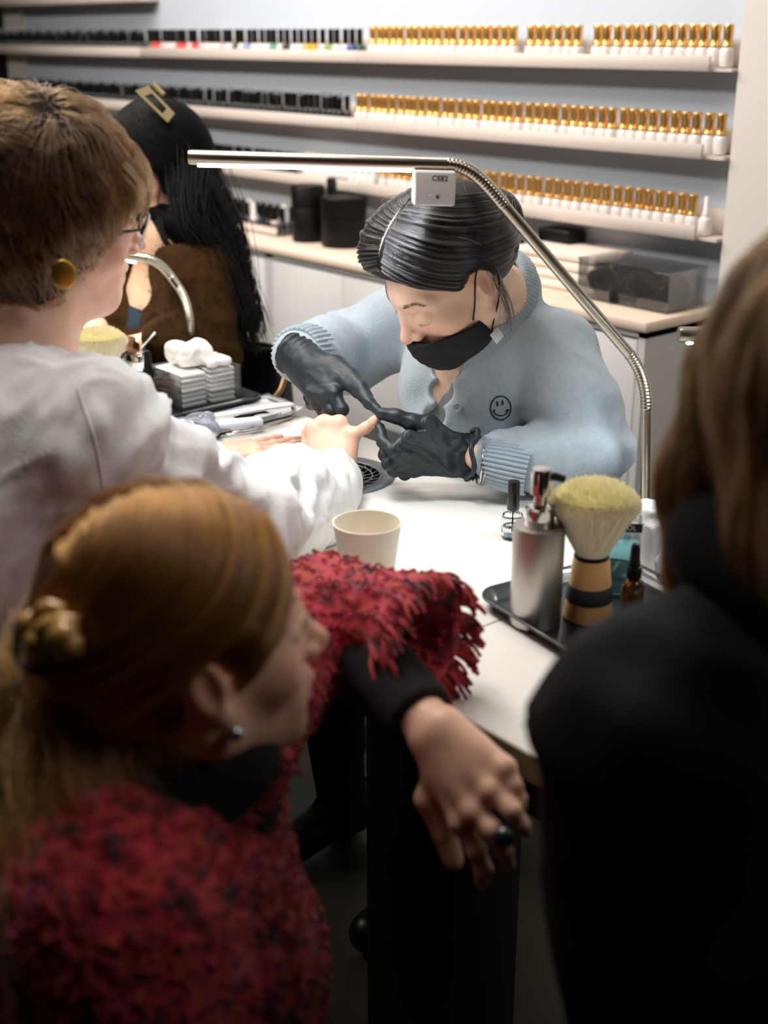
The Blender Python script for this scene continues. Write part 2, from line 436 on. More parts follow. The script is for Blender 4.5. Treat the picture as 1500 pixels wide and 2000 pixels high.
# ------------------------------------------------------------------ cabinets along the wall and their worktop
for k in range(5):
    x1 = -1.612 - .665 * k; x0 = x1 - .665
    wh = ['at the pilaster end', 'second from the pilaster', 'third from the pilaster', 'fourth from the pilaster', 'fifth from the pilaster'][k]
    t = thing('wall_cabinet', f'low grey-white cabinet with two plain doors, {wh}', 'cabinet', ((x0 + x1) / 2, 2.2, 0), 0, 'low cabinets along the shelf wall')
    bm = box_bm((-.3315, -.128, .06), (-.3135, .15, .826)); box_bm((.3135, -.128, .06), (.3315, .15, .826), bm=bm)
    box_bm((-.3315, -.128, .06), (.3315, .15, .08), bm=bm); box_bm((-.3315, -.128, .812), (.3315, .15, .826), bm=bm); box_bm((-.3135, .14, .08), (.3135, .15, .812), bm=bm)
    link('carcass', bm_mesh(bm), M_cab, t, smooth=False)
    box('plinth', (-.33, -.10, 0), (.33, .14, .06), M_cab, t)
    box('door', (-.3115, -.130, .083), (-.0015, -.113, .806), M_cab, t, .001, 1)
    box('door', (.0015, -.130, .083), (.3115, -.113, .806), M_cab, t, .001, 1)
o = box('worktop', (-5.0, 2.062, .8265), (-1.606, YW - .001, .848), M_top, None, .0015, 1)
tag(o, 'cream worktop running over the low cabinets under the shelves', 'worktop')

# ------------------------------------------------------------------ polish bottles on the ledges
M_gold = mat('gold_cap', srgb(240, 188, 112), .24, metal=.85)
M_wbot = mat('white_bottle', srgb(238, 232, 228), .25, coat=.3)
M_bcap = mat('black_cap', srgb(16, 17, 18), .22, coat=.4)
M_tip = mat('clear_tip', srgb(226, 236, 244), .22, metal=.8)
def body_bm(w, h, neck):
    bm = bmesh.new(); n = 12
    def ring(r, z, e): return [bm.verts.new((r * abs(math.cos(a)) ** e * math.copysign(1, math.cos(a)), r * abs(math.sin(a)) ** e * math.copysign(1, math.sin(a)), z)) for a in [2 * math.pi * (i + .5) / n for i in range(n)]]
    R = [ring(w * .46, 0, .6), ring(w * .5, .003, .6), ring(w * .5, h * .82, .6), ring(w * .42, h * .95, .7), ring(neck, h, 1)]
    for A, B in zip(R, R[1:]):
        for i in range(n): bm.faces.new((A[i], A[(i + 1) % n], B[(i + 1) % n], B[i]))
    bm.faces.new(R[0][::-1]); bm.faces.new(R[-1]); return bm
def gold_proto():
    b = link('gold_capped_bottle', bm_mesh(body_bm(.026, .038, .009)), M_wbot); sharp(b, 45)
    bm = bmesh.new(); n = 10
    c = link('cap', bm_mesh(lathe_bm([(.0118, .0385), (.0118, .041), (.0105, .043), (.0098, .056), (.0112, .078), (.0100, .081), (.0082, .0800), (.0078, .076)], 10)), M_gold, b); sharp(c, 50)
    return b
def black_proto(mb, w=.026, cap=.0085):
    b = link('black_capped_bottle', bm_mesh(body_bm(w, .036, .008)), mb); sharp(b, 45)
    c = link('cap', bm_mesh(lathe_bm([(cap, .0365), (cap, .070), (cap * .93, .0745), (cap * .6, .0755)], 10)), M_bcap, b); sharp(c, 45)
    return b
GB = gold_proto()
cols = [srgb(*c) for c in [(235, 226, 226), (226, 70, 66), (238, 226, 228), (232, 205, 205), (222, 60, 60), (214, 190, 205), (240, 234, 232), (120, 150, 205), (230, 225, 222), (90, 160, 140), (236, 186, 60), (226, 176, 40), (130, 170, 70), (60, 70, 150), (30, 90, 80), (24, 24, 26)]]
BM_ = [mat('polish_colour_%d' % i, c, .2, coat=.5) for i, c in enumerate(cols)]
M_smoke = mat('dark_glass_bottle', srgb(40, 46, 50), .12, coat=.6)
BPRO = [black_proto(m) for m in BM_]; BSM = black_proto(M_smoke, .021)
BCL = link('black_capped_bottle', bm_mesh(body_bm(.022, .036, .008)), M_smoke); sharp(BCL, 45)
_c = link('cap', bm_mesh(lathe_bm([(.0085, .0365), (.0085, .068), (.0075, .0705)], 10)), M_bcap, BCL); sharp(_c, 45)
_c = link('cap_tip', bm_mesh(lathe_bm([(.0075, .0705), (.0078, .079), (.005, .081)], 10)), M_tip, BCL); sharp(_c, 45)
used = set()
def put(pro, x, y, z, label, group, rz=0):
    if pro.name in used: o = copy_tree(pro)
    else: o = pro; used.add(pro.name)
    o.location = (x, y, z); o.rotation_euler = (0, 0, rz)
    tag(o, label, 'bottle', group); return o
def fill(pro_fn, x1, x0, pitch, z, row, what, grp, skip=(), depth=2.303, anchor="row's right end"):
    x = x1; n = 0
    while x > x0:
        n += 1
        if n not in skip:
            put(pro_fn(n), x, depth + random.uniform(-.004, .004), z + .0092, f'{what} on the {row} ledge, {ordinal(n)} from the {anchor}', grp, random.uniform(-.2, .2))
        x -= pitch * random.uniform(.97, 1.03)
    return n
gold = lambda n: GB
fill(gold, -1.640, -2.780, .0288, 1.327, 'top', 'gold-capped white bottle', 'gold-capped bottles on the top ledge', skip=(14, 21))
fill(gold, -1.640, -2.84, .0288, 1.155, 'middle', 'gold-capped white bottle', 'gold-capped bottles on the middle ledge')
fill(gold, -1.690, -2.72, .0300, .988, 'lower', 'gold-capped white bottle', 'gold-capped bottles on the lower ledge')
seq = [14, 13, 6, 0, 12, 6, 11, 10, 0, 6, 15, 8, 9, 0, 6, 2, 7, 0, 15, 6, 5, 0, 2, 6, 3, 1, 0, 4, 1, 6, 2, 3, 1, 1]
fill(lambda n: BPRO[seq[(n - 1) % len(seq)]], -2.815, -3.93, .0325, 1.327, 'top', 'black-capped polish bottle', 'black-capped colour bottles on the top ledge', anchor="first gold cap")
fill(lambda n: BSM if n % 3 == 0 else BCL, -3.955, -5.1, .026, 1.327, 'top', 'dark narrow polish bottle', 'dark bottles at the far end of the top ledge', anchor="coloured bottles")
fill(lambda n: BCL if n in (2, 4, 5, 9, 13, 14, 16, 18, 19, 20) or n > 22 and n % 3 else BSM, -2.875, -4.98, .0262, 1.155, 'middle', 'dark black-capped bottle', 'dark bottles on the middle ledge', anchor="first gold cap")
fill(lambda n: BSM, -3.13, -3.85, .027, .988, 'lower', 'small dark bottle', 'dark bottles on the lower ledge', anchor="white bottles")
WB = link('white_bottle', bm_mesh(body_bm(.027, .038, .009)), M_wbot); sharp(WB, 45)
_c = link('cap', bm_mesh(lathe_bm([(.0085, .0385), (.0085, .046), (.0065, .048), (.0058, .078), (.004, .080)], 12)), M_wbot, WB); sharp(_c, 45)
put(WB, -1.655, 2.300, .9972, 'white bottle with a tall white cap, at the pilaster end of the lower ledge', 'white bottles on the lower ledge')
for i in range(11):
    put(WB, -2.76 - .03 * i, 2.303, .9972, f'white bottle with a white cap on the lower ledge, {ordinal(i + 1)} beyond the gold caps', 'white bottles on the lower ledge')

# ------------------------------------------------------------------ things on the worktop
M_acr = thin('clear_acrylic', (.985, .99, .995), .02, .05)
M_blk = mat('matt_black', srgb(8, 8, 9), .5, spec=.3)
M_blkcl = mat('black_cloth', srgb(10, 11, 12), .9, var=.3, vscale=30, sheen=.2)
M_skin1 = mat('peach_liquid', srgb(214, 176, 150), .3)
def acrylic_bm(hx, hy, h, t=.003, bm=None):
    b = box_bm((-hx, -hy, 0), (hx, hy, t), bm=bm)
    for lo, hi in (((-hx, -hy, t), (hx, -hy + t, h)), ((-hx, hy - t, t), (hx, hy, h)), ((-hx, -hy + t, t), (-hx + t, hy - t, h)), ((hx - t, -hy + t, t), (hx, hy - t, h))): box_bm(lo, hi, bm=b)
    return b
for i, (x, hx) in enumerate([(-3.24, .20), (-3.62, .17)]):
    t = thing('acrylic_tray', ['clear acrylic tray of small bottles beside the black canisters', 'clear acrylic tray of small bottles at the far end of the worktop'][i], 'tray', (x, 2.225, .848))
    link('tray_box', bm_mesh(acrylic_bm(hx, .05, .035)), M_acr, t, smooth=False)
    box('label_strip', (-hx, -.0512, .006), (hx * .98, -.0502, .024), mat('pink_strip', srgb(232, 214, 208), .5), t)
    n = int(hx * 2 / .036)
    for k in range(n):
        for r in range(2):
            pr = WB if (k + r * 2) % 5 == 1 else BSM if (k + r) % 3 else BPRO[3]
            put(pr, x - hx + .024 + .036 * k, 2.205 + .034 * r, .8515, f'small bottle in the {["near", "far"][i]} acrylic tray, {["front", "back"][r]} row, {ordinal(n - k)} from the canisters', 'bottles in the acrylic trays')
def canister(x, y, r, h, lab, lid=True):
    t = thing('canister', lab, 'canister', (x, y, .848))
    lathe('body', [(r * .97, 0), (r, .004), (r, h * .62), (r * .98, h * .63)], M_blk, t, 32)
    lathe('lid', [(r * 1.03, h * .632), (r * 1.03, h * .97), (r * .96, h), (0, h)], M_blk, t, 32)
canister(-2.925, 2.20, .046, .155, 'tall matt black canister with lid, beside the acrylic tray')
canister(-2.79, 2.22, .062, .135, 'wider matt black canister behind the seated woman in grey')
canister(-2.90, 2.30, .04, .17, 'black canister standing against the wall behind the tall one')
# black pouch, white towels, acrylic box with black gloves
def lump(name, c, r, m, label, cat, n=(9, 9, 9), amp=.012, seed=0, freq=40, parent=None, flat=None):
    h = min(r) / 7; f = Field(*[axis(c[i] - r[i] * 1.3, c[i] + r[i] * 1.3, h) for i in range(3)])
    f.rbox(c, np.array(r), None, min(r) * .8, 0)
    V, Q = f.mesh(2); N = normals(V, Q); V = V + N * (fbm(V * freq, 3, seed) * amp)[:, None]
    if flat is not None: V[:, 2] = np.maximum(V[:, 2], flat)
    o = link(name, to_mesh(V, Q), m)
    return tag(o, label, cat) if label else o
lump('black_pouch', (-2.235, 2.20, .90), (.11, .075, .055), M_blkcl, 'soft black pouch on the worktop behind the grey collar', 'pouch', seed=3, flat=.8485, freq=25)
o = link('black_strap_box', bm_mesh(box_bm((-.05, -.03, 0), (.05, .03, .03), .004)), M_blk, None, loc=(-2.06, 2.30, .9375)); tag(o, 'small flat black case on top of the white towels by the wall', 'case')
M_tow = mat('white_towel', srgb(240, 226, 214), .9, var=.03, vscale=60, bump=.3, bscale=150)
for i in range(4):
    z = .8485 + .0222 * i
    o = link('folded_towel', bm_mesh(box_bm((-.12 + .004 * (i % 2), -.075, 0), (.125, .075 - .004 * i, .0215), .008, 3)), M_tow, None, loc=(-1.985, 2.262, z), smooth=True)
    o.rotation_euler = (0, 0, random.uniform(-.02, .02)); tag(o, f'folded white towel in the stack by the acrylic box, {ordinal(4 - i)} from the top', 'towel', 'folded towels on the worktop')
t = thing('acrylic_box', 'large clear acrylic box holding black gloves, at the pilaster end of the worktop', 'box', (-1.755, 2.225, .8482))
bm = acrylic_bm(.125, .065, .085, .003); link('box_body', bm_mesh(bm), M_acr, t, smooth=False)
box('lid', (-.127, -.067, .0855), (.127, .067, .0885), M_acr, t)
lump('black_gloves', (-1.755, 2.225, .878), (.115, .054, .024), M_blkcl, 'heap of black gloves inside the clear acrylic box', 'gloves', seed=9, amp=.02, freq=22, flat=.8518)
# ------------------------------------------------------------------ manicure table, near edge and far edge parallel to the shelf wall
TZ = .75
t = thing('manicure_table', 'long white manicure table with two laminate tops between customer and manicurist', 'table', (-1.3, 1.06, 0))
def ttop(x0, x1, cut=None):
    bm = box_bm((x0 + 1.3, .797 - 1.06, TZ - .028), (x1 + 1.3, 1.327 - 1.06, TZ), .0015, 1)
    return link('tabletop', bm_mesh(bm), M_table, t, smooth=False)
ttop(-.9515, -.25)
# the tabletop with the round extractor opening
VC = onz(650, 930, TZ); VCx, VCy, VR = VC[0], VC[1], .092
bm = bmesh.new(); n = 64
x0, x1, y0, y1 = -2.62, -.9535, .797, 1.327
def sq(a):
    d = np.array([math.cos(a), math.sin(a)]); s = 1e9
    for ax, lo, hi, c in ((0, x0, x1, VCx), (1, y0, y1, VCy)):
        if d[ax] > 1e-9: s = min(s, (hi - c) / d[ax])
        elif d[ax] < -1e-9: s = min(s, (lo - c) / d[ax])
    return np.array([VCx, VCy]) + d * s
angs = sorted(set([2 * math.pi * i / n for i in range(n)] + [math.atan2(y - VCy, x - VCx) % (2 * math.pi) for x in (x0, x1) for y in (y0, y1)]))
off = np.array([1.3, -1.06])
def rr(z, fn): return [bm.verts.new((*(fn(a) + off), z)) for a in angs]
circ = lambda a: np.array([VCx + VR * math.cos(a), VCy + VR * math.sin(a)])
A, B, C_, D = rr(TZ, sq), rr(TZ, circ), rr(TZ - .028, circ), rr(TZ - .028, sq)
for i in range(len(angs)):
    j = (i + 1) % len(angs)
    for U_, V_ in ((A, B), (B, C_), (C_, D), (D, A)): bm.faces.new((U_[i], U_[j], V_[j], V_[i]))
link('tabletop', bm_mesh(bm), M_table, t, smooth=False)
bm = box_bm((-2.62 + 1.3, .7955 - 1.06, TZ - .030), (-.25 + 1.3, .797 - 1.06, TZ - .001)); link('edge_band', bm_mesh(bm), M_edge, t, smooth=False)
bm = box_bm((-2.62 + 1.3, .82 - 1.06, TZ - .09), (-.25 + 1.3, .835 - 1.06, TZ - .031)); link('apron', bm_mesh(bm), M_dark, t, smooth=False)
for x in (-.52, -2.45):
    box('leg_panel', (x + 1.3 - .06, .90 - 1.06, 0), (x + 1.3 + .06, 1.25 - 1.06, TZ - .03), M_dark, t, .003)
box('pedestal', (-1.135 + 1.3, .93 - 1.06, 0), (-.985 + 1.3, 1.08 - 1.06, TZ - .031), M_dark, t, .003)
# extractor: tray below, grille with curved slots in rings
v = thing('dust_extractor', 'round grey grille of the nail dust extractor let into the tabletop', 'extractor', (VCx, VCy, TZ))
M_grille = mat('grille_grey', srgb(150, 154, 158), .35, metal=.55)
M_fan = mat('fan_dark', srgb(70, 74, 72), .6)
lathe('housing', [(0, -.05), (.088, -.05), (.090, -.02), (.0915, -.002)], M_fan, v, 48, cap=False)
bm = bmesh.new()
def ringseg(r0, r1, a0, a1, z0=-.0005, z1=.0022, m=6):
    vs = []
    for i in range(m + 1):
        a = a0 + (a1 - a0) * i / m; c, s = math.cos(a), math.sin(a)
        vs.append([bm.verts.new((r * c, r * s, z)) for r, z in ((r0, z1), (r1, z1), (r1, z0), (r0, z0))])
    for i in range(m):
        for k in range(4): bm.faces.new((vs[i][k], vs[i][(k + 1) % 4], vs[i + 1][(k + 1) % 4], vs[i + 1][k]))
    if a1 - a0 < 6.28: bm.faces.new(vs[0]); bm.faces.new(vs[-1][::-1])
radii = [.020, .034, .048, .062, .075]
for r in radii: ringseg(r - .0011, r + .0011, 0, 2 * math.pi, m=48)
link('ring_ribs', bm_mesh(bm), M_grille, v)['kind'] = 'stuff'
bm = bmesh.new()
ringseg(.077, .098, 0, 2 * math.pi, -.0004, .0018, 64); link('rim', bm_mesh(bm), M_grille, v)
bm = bmesh.new()
for q, (ra, rb) in enumerate(zip([.006] + radii, radii + [.078])):
    nn = [6, 12, 18, 22, 26, 30][q]
    for k in range(nn):
        a = 2 * math.pi * (k + .3 * q) / nn; pts = [((ra + (rb - ra) * u) * math.cos(a + .22 * u), (ra + (rb - ra) * u) * math.sin(a + .22 * u), .0008) for u in np.linspace(0, 1, 4)]
        tube_bm(pts, .0011, 4, bm)
o = link('slot_ribs', bm_mesh(bm), M_grille, v); o['kind'] = 'stuff'
lathe('hub', [(.0, .002), (.008, .002), (.008, -.001)], M_grille, v, 16)

# ------------------------------------------------------------------ LED desk lamps
M_steel = mat('brushed_nickel', srgb(190, 182, 168), .28, metal=1.0, var=.03, vscale=80)
M_strip = mat('led_strip', (1, 1, 1), .4, emit=(.86, .94, 1.0), estr=26)
M_white = mat('white_plastic', srgb(236, 234, 232), .35)
M_ink = mat('dark_print', srgb(60, 60, 64), .6)
def gooseneck(t, pts, r, name='gooseneck'):
    d = np.cumsum([0] + [np.linalg.norm(b - a) for a, b in zip(pts, pts[1:])]); n = int(d[-1] / .0012)
    s = np.linspace(0, d[-1], n); P2 = np.stack([np.interp(s, d, np.array(pts)[:, k]) for k in range(3)], 1)
    rad = r + .0009 * np.abs(np.sin(s * math.pi / .0048)) - .0003
    return tube(name, P2, rad, M_steel, t, 16)
def lamp(label, A, B, Cc, D, E_, base, r, led, power, box_at=None):
    # A..B head tube, B..Cc gooseneck bend, Cc..D straight arm, D..E_ gooseneck bend, E_..base upright
    t = thing('desk_lamp', label, 'lamp', base, 0, 'nickel LED desk lamps')
    A, B, Cc, D, E_, base = [np.array(v, float) for v in (A, B, Cc, D, E_, base)]
    ax = unit(B - A); side = unit(np.cross(ax, [0, 0, 1])); dn = unit(np.cross(ax, side)); dn = dn if dn[2] < 0 else -dn
    tube('head_tube', [A, A + ax * .004, B], [r * .9, r, r], M_steel, t, 28)
    a, b = A + ax * .012 + dn * (r * .86), A + ax * led + dn * (r * .86)
    bm = bmesh.new(); w = r * .55
    vs = [[bm.verts.new(Vector(p + side * s * w + dn * q)) for s, q in ((-1, -.002), (-1, .0022), (-.6, .0034), (.6, .0034), (1, .0022), (1, -.002))] for p in (a, b)]
    for k in range(6): bm.faces.new((vs[0][k], vs[0][(k + 1) % 6], vs[1][(k + 1) % 6], vs[1][k]))
    bm.faces.new(vs[0]); bm.faces.new(vs[1][::-1]); wpart('led_strip', bm_mesh(bm), M_strip, t, False)
    mid = (a + b) / 2 + dn * .006
    l = bpy.data.lights.new('led_light', 'AREA'); l.shape = 'RECTANGLE'; l.size = np.linalg.norm(b - a); l.size_y = .012; l.energy = power; l.color = (.90, .96, 1.0); l.spread = math.radians(170)
    o = bpy.data.objects.new('led_light', l); COL.objects.link(o); z = -dn; x = ax; y = np.cross(z, x); o.matrix_world = mframe(mid, x, y, z)
    bpy.context.view_layer.update(); o.parent = t; o.matrix_parent_inverse = t.matrix_world.inverted()
    def bend(p, q, d0, d1):
        L_ = np.linalg.norm(q - p) * .55; out = []
        for u in np.linspace(0, 1, 24):
            h1, h2, h3, h4 = 2 * u ** 3 - 3 * u * u + 1, u ** 3 - 2 * u * u + u, -2 * u ** 3 + 3 * u * u, u ** 3 - u * u
            out.append(h1 * p + h2 * d0 * L_ * 2 + h3 * q + h4 * d1 * L_ * 2)
        return out
    arm = unit(D - Cc); up = unit(base - E_)
    gooseneck(t, bend(B, Cc, ax, arm), r * .93)
    tube('arm', [Cc, D], r * .88, M_steel, t, 24)
    gooseneck(t, bend(D, E_, arm, up), r * .88)
    tube('upright', [E_, base], r * .84, M_steel, t, 24)
    bb = base.copy()
    bm = lathe_bm([(r * 1.5, 0), (r * 1.5, .022), (r * 1.25, .026)], 24); link('clamp_collar', bm_mesh(bm), M_dark, t, loc=(0, 0, -.002))
    bm = box_bm((-.012, base[1] * 0 - (base[1] - 1.322) if base[1] > 1.322 else -.012, -.012), (.012, .014, -.001), .002, 1)
    link('clamp_bracket', bm_mesh(bm), M_dark, t)
    if box_at is not None:
        c = A + ax * box_at; X = ax; Z = -dn; Y = np.cross(Z, X)
        # small sensor switch box hanging under the tube, tilted towards the room
        R_ = np.stack([X, Y, Z], 1)
        bm = box_bm((-.027, -.017, -.052), (.027, .017, -r * .8), .004, 3)
        for vtx in bm.verts: vtx.co = Vector(c + R_ @ np.array(vtx.co))
        sb = wpart('sensor_box', bm_mesh(bm), M_white, t); sharp(sb, 40)
        fr = -Y if (Y @ (CAM - c)) < 0 else Y
        text('printed_mark', 'CE82', .0095, M_ink, sb, mframe(c + fr * .0172 + dn * .017 + X * .006, np.cross(fr, dn) * -1 if False else np.cross(Z, fr), Z, fr))
        lathe_c = wpart('sensor_dot', bm_mesh(tube_bm([c + fr * .0168 + dn * .040 + X * .004, c + fr * .0178 + dn * .040 + X * .004], .0022, 10)), M_ink, sb)
        wpart('sensor_dot', bm_mesh(tube_bm([c + fr * .0168 + dn * .039 - X * .006, c + fr * .0178 + dn * .039 - X * .006], .0016, 10)), M_white, sb)
    return t
LD = 1.62
lamp('slim nickel LED lamp arched over the customer hand, its strip lit', P(368, 307, LD), P(872, 320, LD + .02), P(985, 402, 1.665), P(1228, 690, 1.78), P(1263, 800, 1.79), onz(1261, 1012, TZ) * np.array([1, 1, 1]), .0092, .285, 1.25, .315)
_b = np.array([-2.165, 1.322, TZ])
lamp('slim nickel LED lamp at the station of the woman in brown', P(60, 470, 2.42), P(285, 505, 2.44), P(338, 545, 2.46), P(350, 562, 2.46), P(372, 650, 2.46), _b, .0098, .20, .35)
_b = np.array([-.34, 1.33, TZ])
lamp('slim nickel LED lamp partly hidden by the onlooker with long hair', P(1325, 653, 1.60), P(1325, 653, 1.60) + unit(P(1800, 665, 1.62) - P(1325, 653, 1.60)) * .34, [-.52, 1.22, 1.08], [-.37, 1.31, .96], [-.345, 1.33, .90], _b, .0098, .16, .7)
# ------------------------------------------------------------------ things on the manicure table
def paper_cup():
    c = onz(718, 1160, TZ); t = thing('paper_cup', 'white paper cup on the table beside the red sleeve', 'cup', (c[0], c[1], TZ))
    M_cup = mat('cup_paper', srgb(240, 232, 216), .6, var=.01)
    lathe('cup_wall', [(.0285, .001), (.029, .0), (.0415, .0935), (.0425, .0945), (.0428, .0958), (.0415, .0966), (.0402, .0955), (.0400, .093), (.0285, .008)], M_cup, t, 64, cap=False)
    lathe('cup_base', [(0, .008), (.0284, .008), (.0284, .006), (0, .006)], M_cup, t, 48)
paper_cup()
M_glass = mat('clear_glass', (.96, .98, .98), .02, trans=1.0, ior=1.45)
M_liq = mat('clear_liquid', (.93, .95, .94), .0, trans=1.0, ior=1.36)
def polish(c, lab):
    t = thing('nail_polish_bottle', lab, 'bottle', c)
    lathe('glass', [(0, 0), (.0135, 0), (.0150, .002), (.0152, .010), (.0152, .030), (.0140, .0345), (.0075, .039), (.0070, .043), (.0060, .043), (.0062, .038), (.0125, .0335), (.0138, .030), (.0138, .012), (.0125, .005), (0, .005)], M_glass, t, 40, cap=False)
    lathe('liquid', [(0, .0052), (.0124, .0052), (.0137, .012), (.0137, .018), (0, .018)], M_liq, t, 32, cap=False)
    lathe('cap', [(.0078, .0415), (.0088, .0425), (.0082, .0800), (.0076, .0825), (.0, .083)], M_bcap, t, 36)
    lathe('brush_stem', [(.0011, .010), (.0011, .0410)], M_blk, t, 8)
    bm = box_bm((-.0001, -.0001, 0), (.0001, .0001, .0002)); bm.free()
polish((*onz(1000, 1050, TZ)[:2], TZ), 'clear nail polish bottle with black cap standing alone on the table')
# black plastic trays
def tray(lab, c, hx, hy, rz, m, h=.014, cr=.03, name='tray'):
    t = thing(name, lab, 'tray', c, rz); bm = bmesh.new(); n = 40
    def ring(dx, z):
        out = []
        for i in range(n):
            a = 2 * math.pi * (i + .5) / n; sx, sy = math.copysign(1, math.cos(a)), math.copysign(1, math.sin(a)); r = cr + min(dx, 0) * .6
            out.append(bm.verts.new((sx * (hx - cr) + (cr + dx) * math.cos(a), sy * (hy - cr) + (cr + dx) * math.sin(a), z)))
        return out
    R = [ring(-.012, 0), ring(-.006, .001), ring(.0, h), ring(.0045, h + .001), ring(.0045, h + .003), ring(-.001, h + .003), ring(-.0085, .004), ring(-.0135, .0032)]
    for A, B in zip(R, R[1:]):
        for i in range(n): bm.faces.new((A[i], A[(i + 1) % n], B[(i + 1) % n], B[i]))
    bm.faces.new(R[0][::-1]); bm.faces.new(R[-1]); link('tray_body', bm_mesh(bm), m, t); return t
M_tray = mat('black_tray', srgb(30, 36, 42), .30, coat=.3)
tray('black plastic tray holding the pump bottle and the brush', (-.868, 1.088, TZ), .118, .112, math.radians(-9), M_tray)
ZT = TZ + .0034
# steel pump bottle
c = np.array([-.917, 1.010])
t = thing('pump_bottle', 'brushed steel pump dispenser on the black tray', 'bottle', (c[0], c[1], ZT))
lathe('body', [(0, 0), (.0285, 0), (.0300, .002), (.0300, .118), (.0285, .1215), (.017, .1225)], mat('satin_steel', srgb(196, 192, 186), .42, metal=1), t, 56)
M_chrome = mat('polished_steel', srgb(200, 196, 190), .14, metal=1)
lathe('collar', [(.0165, .1225), (.0170, .1235), (.0170, .143), (.0150, .145), (.0085, .1455)], M_chrome, t, 40)
lathe('pump_head', [(.0075, .145), (.0075, .158), (.0122, .160), (.0125, .186), (.0110, .1895), (0, .190)], M_chrome, t, 40)
tube('spout', [(0, 0, .180), (.012, .010, .181), (.020, .017, .178)], [.0055, .005, .0042], M_dark, t, 14, world=False)
# shaving brush
def brush(lab, c, s=1.0, seed=0, name='dusting_brush'):
    t = thing(name, lab, 'brush', c); c = np.array(c, float)
    M_hand = mat('pale_wood_handle', srgb(226, 182, 120), .38, var=.05, vscale=40); M_band = mat('slate_band', srgb(46, 54, 62), .5); M_br = mat('cream_bristle', srgb(252, 243, 214), .8, spec=.15)
    k = s
    lathe('handle', [(0, 0), (.0225 * k, 0), (.0245 * k, .002 * k), (.0235 * k, .012 * k), (.0222 * k, .020 * k)], M_hand, t, 48)
    lathe('handle_band', [(.0224 * k, .0200 * k), (.0228 * k, .0208 * k), (.0214 * k, .0360 * k), (.0210 * k, .0366 * k)], M_band, t, 48)
    lathe('handle_top', [(.0209 * k, .0366 * k), (.0208 * k, .0372 * k), (.0178 * k, .062 * k), (.0165 * k, .0645 * k), (.014 * k, .065 * k)], M_hand, t, 48)
    lathe('ferrule', [(.0168 * k, .0640 * k), (.0174 * k, .0652 * k), (.0166 * k, .0675 * k), (.0145 * k, .0680 * k)], M_dark, t, 40)
    core = lathe('bristle_core', [(.0140 * k, .066 * k), (.0200 * k, .090 * k), (.0330 * k, .118 * k), (.0375 * k, .128 * k), (.030 * k, .135 * k), (0, .139 * k)], mat('bristle_core', srgb(196, 188, 120), .9), t, 40)
    g = np.random.default_rng(seed); P_ = []
    for i in range(5200):
        a = g.uniform(0, 6.283); q = math.sqrt(g.uniform(0, 1)) if i % 2 else math.sqrt(g.uniform(.75, 1)); a2 = a + g.normal() * .05
        tip = np.array([.0445 * q * math.cos(a2), .0445 * q * math.sin(a2), (.142 - .022 * q ** 3.2) + g.normal() * .0012]) * k
        root = np.array([.0145 * q * math.cos(a), .0145 * q * math.sin(a), .066]) * k; out = np.array([math.cos(a2), math.sin(a2), 0])
        mid = root * .5 + tip * .5 + out * q * (-.0015) * k; P_.append([c + (1 - u) ** 2 * root + 2 * u * (1 - u) * mid + u * u * (tip + out * q * .001) for u in np.linspace(0, 1, 6)])
    o = strands('bristles', P_, .00042, .00030, M_br, t)
c = onz(1148, 1205, ZT); brush('cream bristle dusting brush with wooden handle and slate band on the black tray', (c[0], c[1], ZT), 1.2, 1)
# blue sanitiser bottle with a black label strip
c = onz(1205, 1165, ZT); t = thing('sanitiser_bottle', 'pale blue liquid bottle with a dark label band behind the big brush', 'bottle', (-.915, 1.150, ZT), math.radians(42))
M_blueliq = mat('blue_liquid', srgb(150, 214, 224), .05, trans=.75, ior=1.33); M_pl = thin('clear_plastic', (.93, .97, .98), .06, .10)
bm = box_bm((-.026, -.018, .001), (.026, .018, .078), .007, 3); link('liquid', bm_mesh(bm), M_blueliq, t)
bm = box_bm((-.0275, -.0195, 0), (.0275, .0195, .108), .008, 3); link('bottle_shell', bm_mesh(bm), M_pl, t)
lathe('neck', [(.011, .106), (.011, .116), (.009, .118), (0, .118)], M_wbot, t, 24)
box('label_band', (-.0272, -.0201, .086), (.0272, -.0196, .097), mat('label_dark', srgb(24, 30, 36), .5), t)
mw = Matrix.Translation((-.915, 1.150, ZT)) @ Matrix.Rotation(math.radians(42), 4, 'Z') @ Matrix.Translation((0, -.0203, .0915)) @ Matrix.Rotation(math.radians(90), 4, 'X')
text('label_lettering', 'ALCOHOL', .0085, M_white, t, mw, .0001)
# amber dropper bottles
M_amber = mat('amber_glass', srgb(150, 86, 16), .05, trans=.85, ior=1.45)
def dropper(c, lab, s=1.0):
    t = thing('dropper_bottle', lab, 'bottle', c)
    lathe('glass', [(0, 0), (.0135 * s, 0), (.0145 * s, .002), (.0145 * s, .036 * s), (.0120 * s, .042 * s), (.0075 * s, .045 * s), (.0072 * s, .052 * s)], M_amber, t, 36)
    lathe('collar', [(.0092 * s, .047 * s), (.0096 * s, .048 * s), (.0092 * s, .062 * s), (.0060 * s, .063 * s)], M_blk, t, 28)
    lathe('rubber_bulb', [(.0068 * s, .0625 * s), (.0074 * s, .066 * s), (.0062 * s, .074 * s), (.0060 * s, .085 * s), (.0045 * s, .0915 * s), (0, .093 * s)], M_blk, t, 28)
dropper((-.862, 1.118, ZT), 'small amber dropper bottle between the brush and the blue bottle', .95)
dropper((-2.022, 1.146, TZ + .0034), 'amber dropper bottle with black bulb beside the box of cotton pads', 1.12)
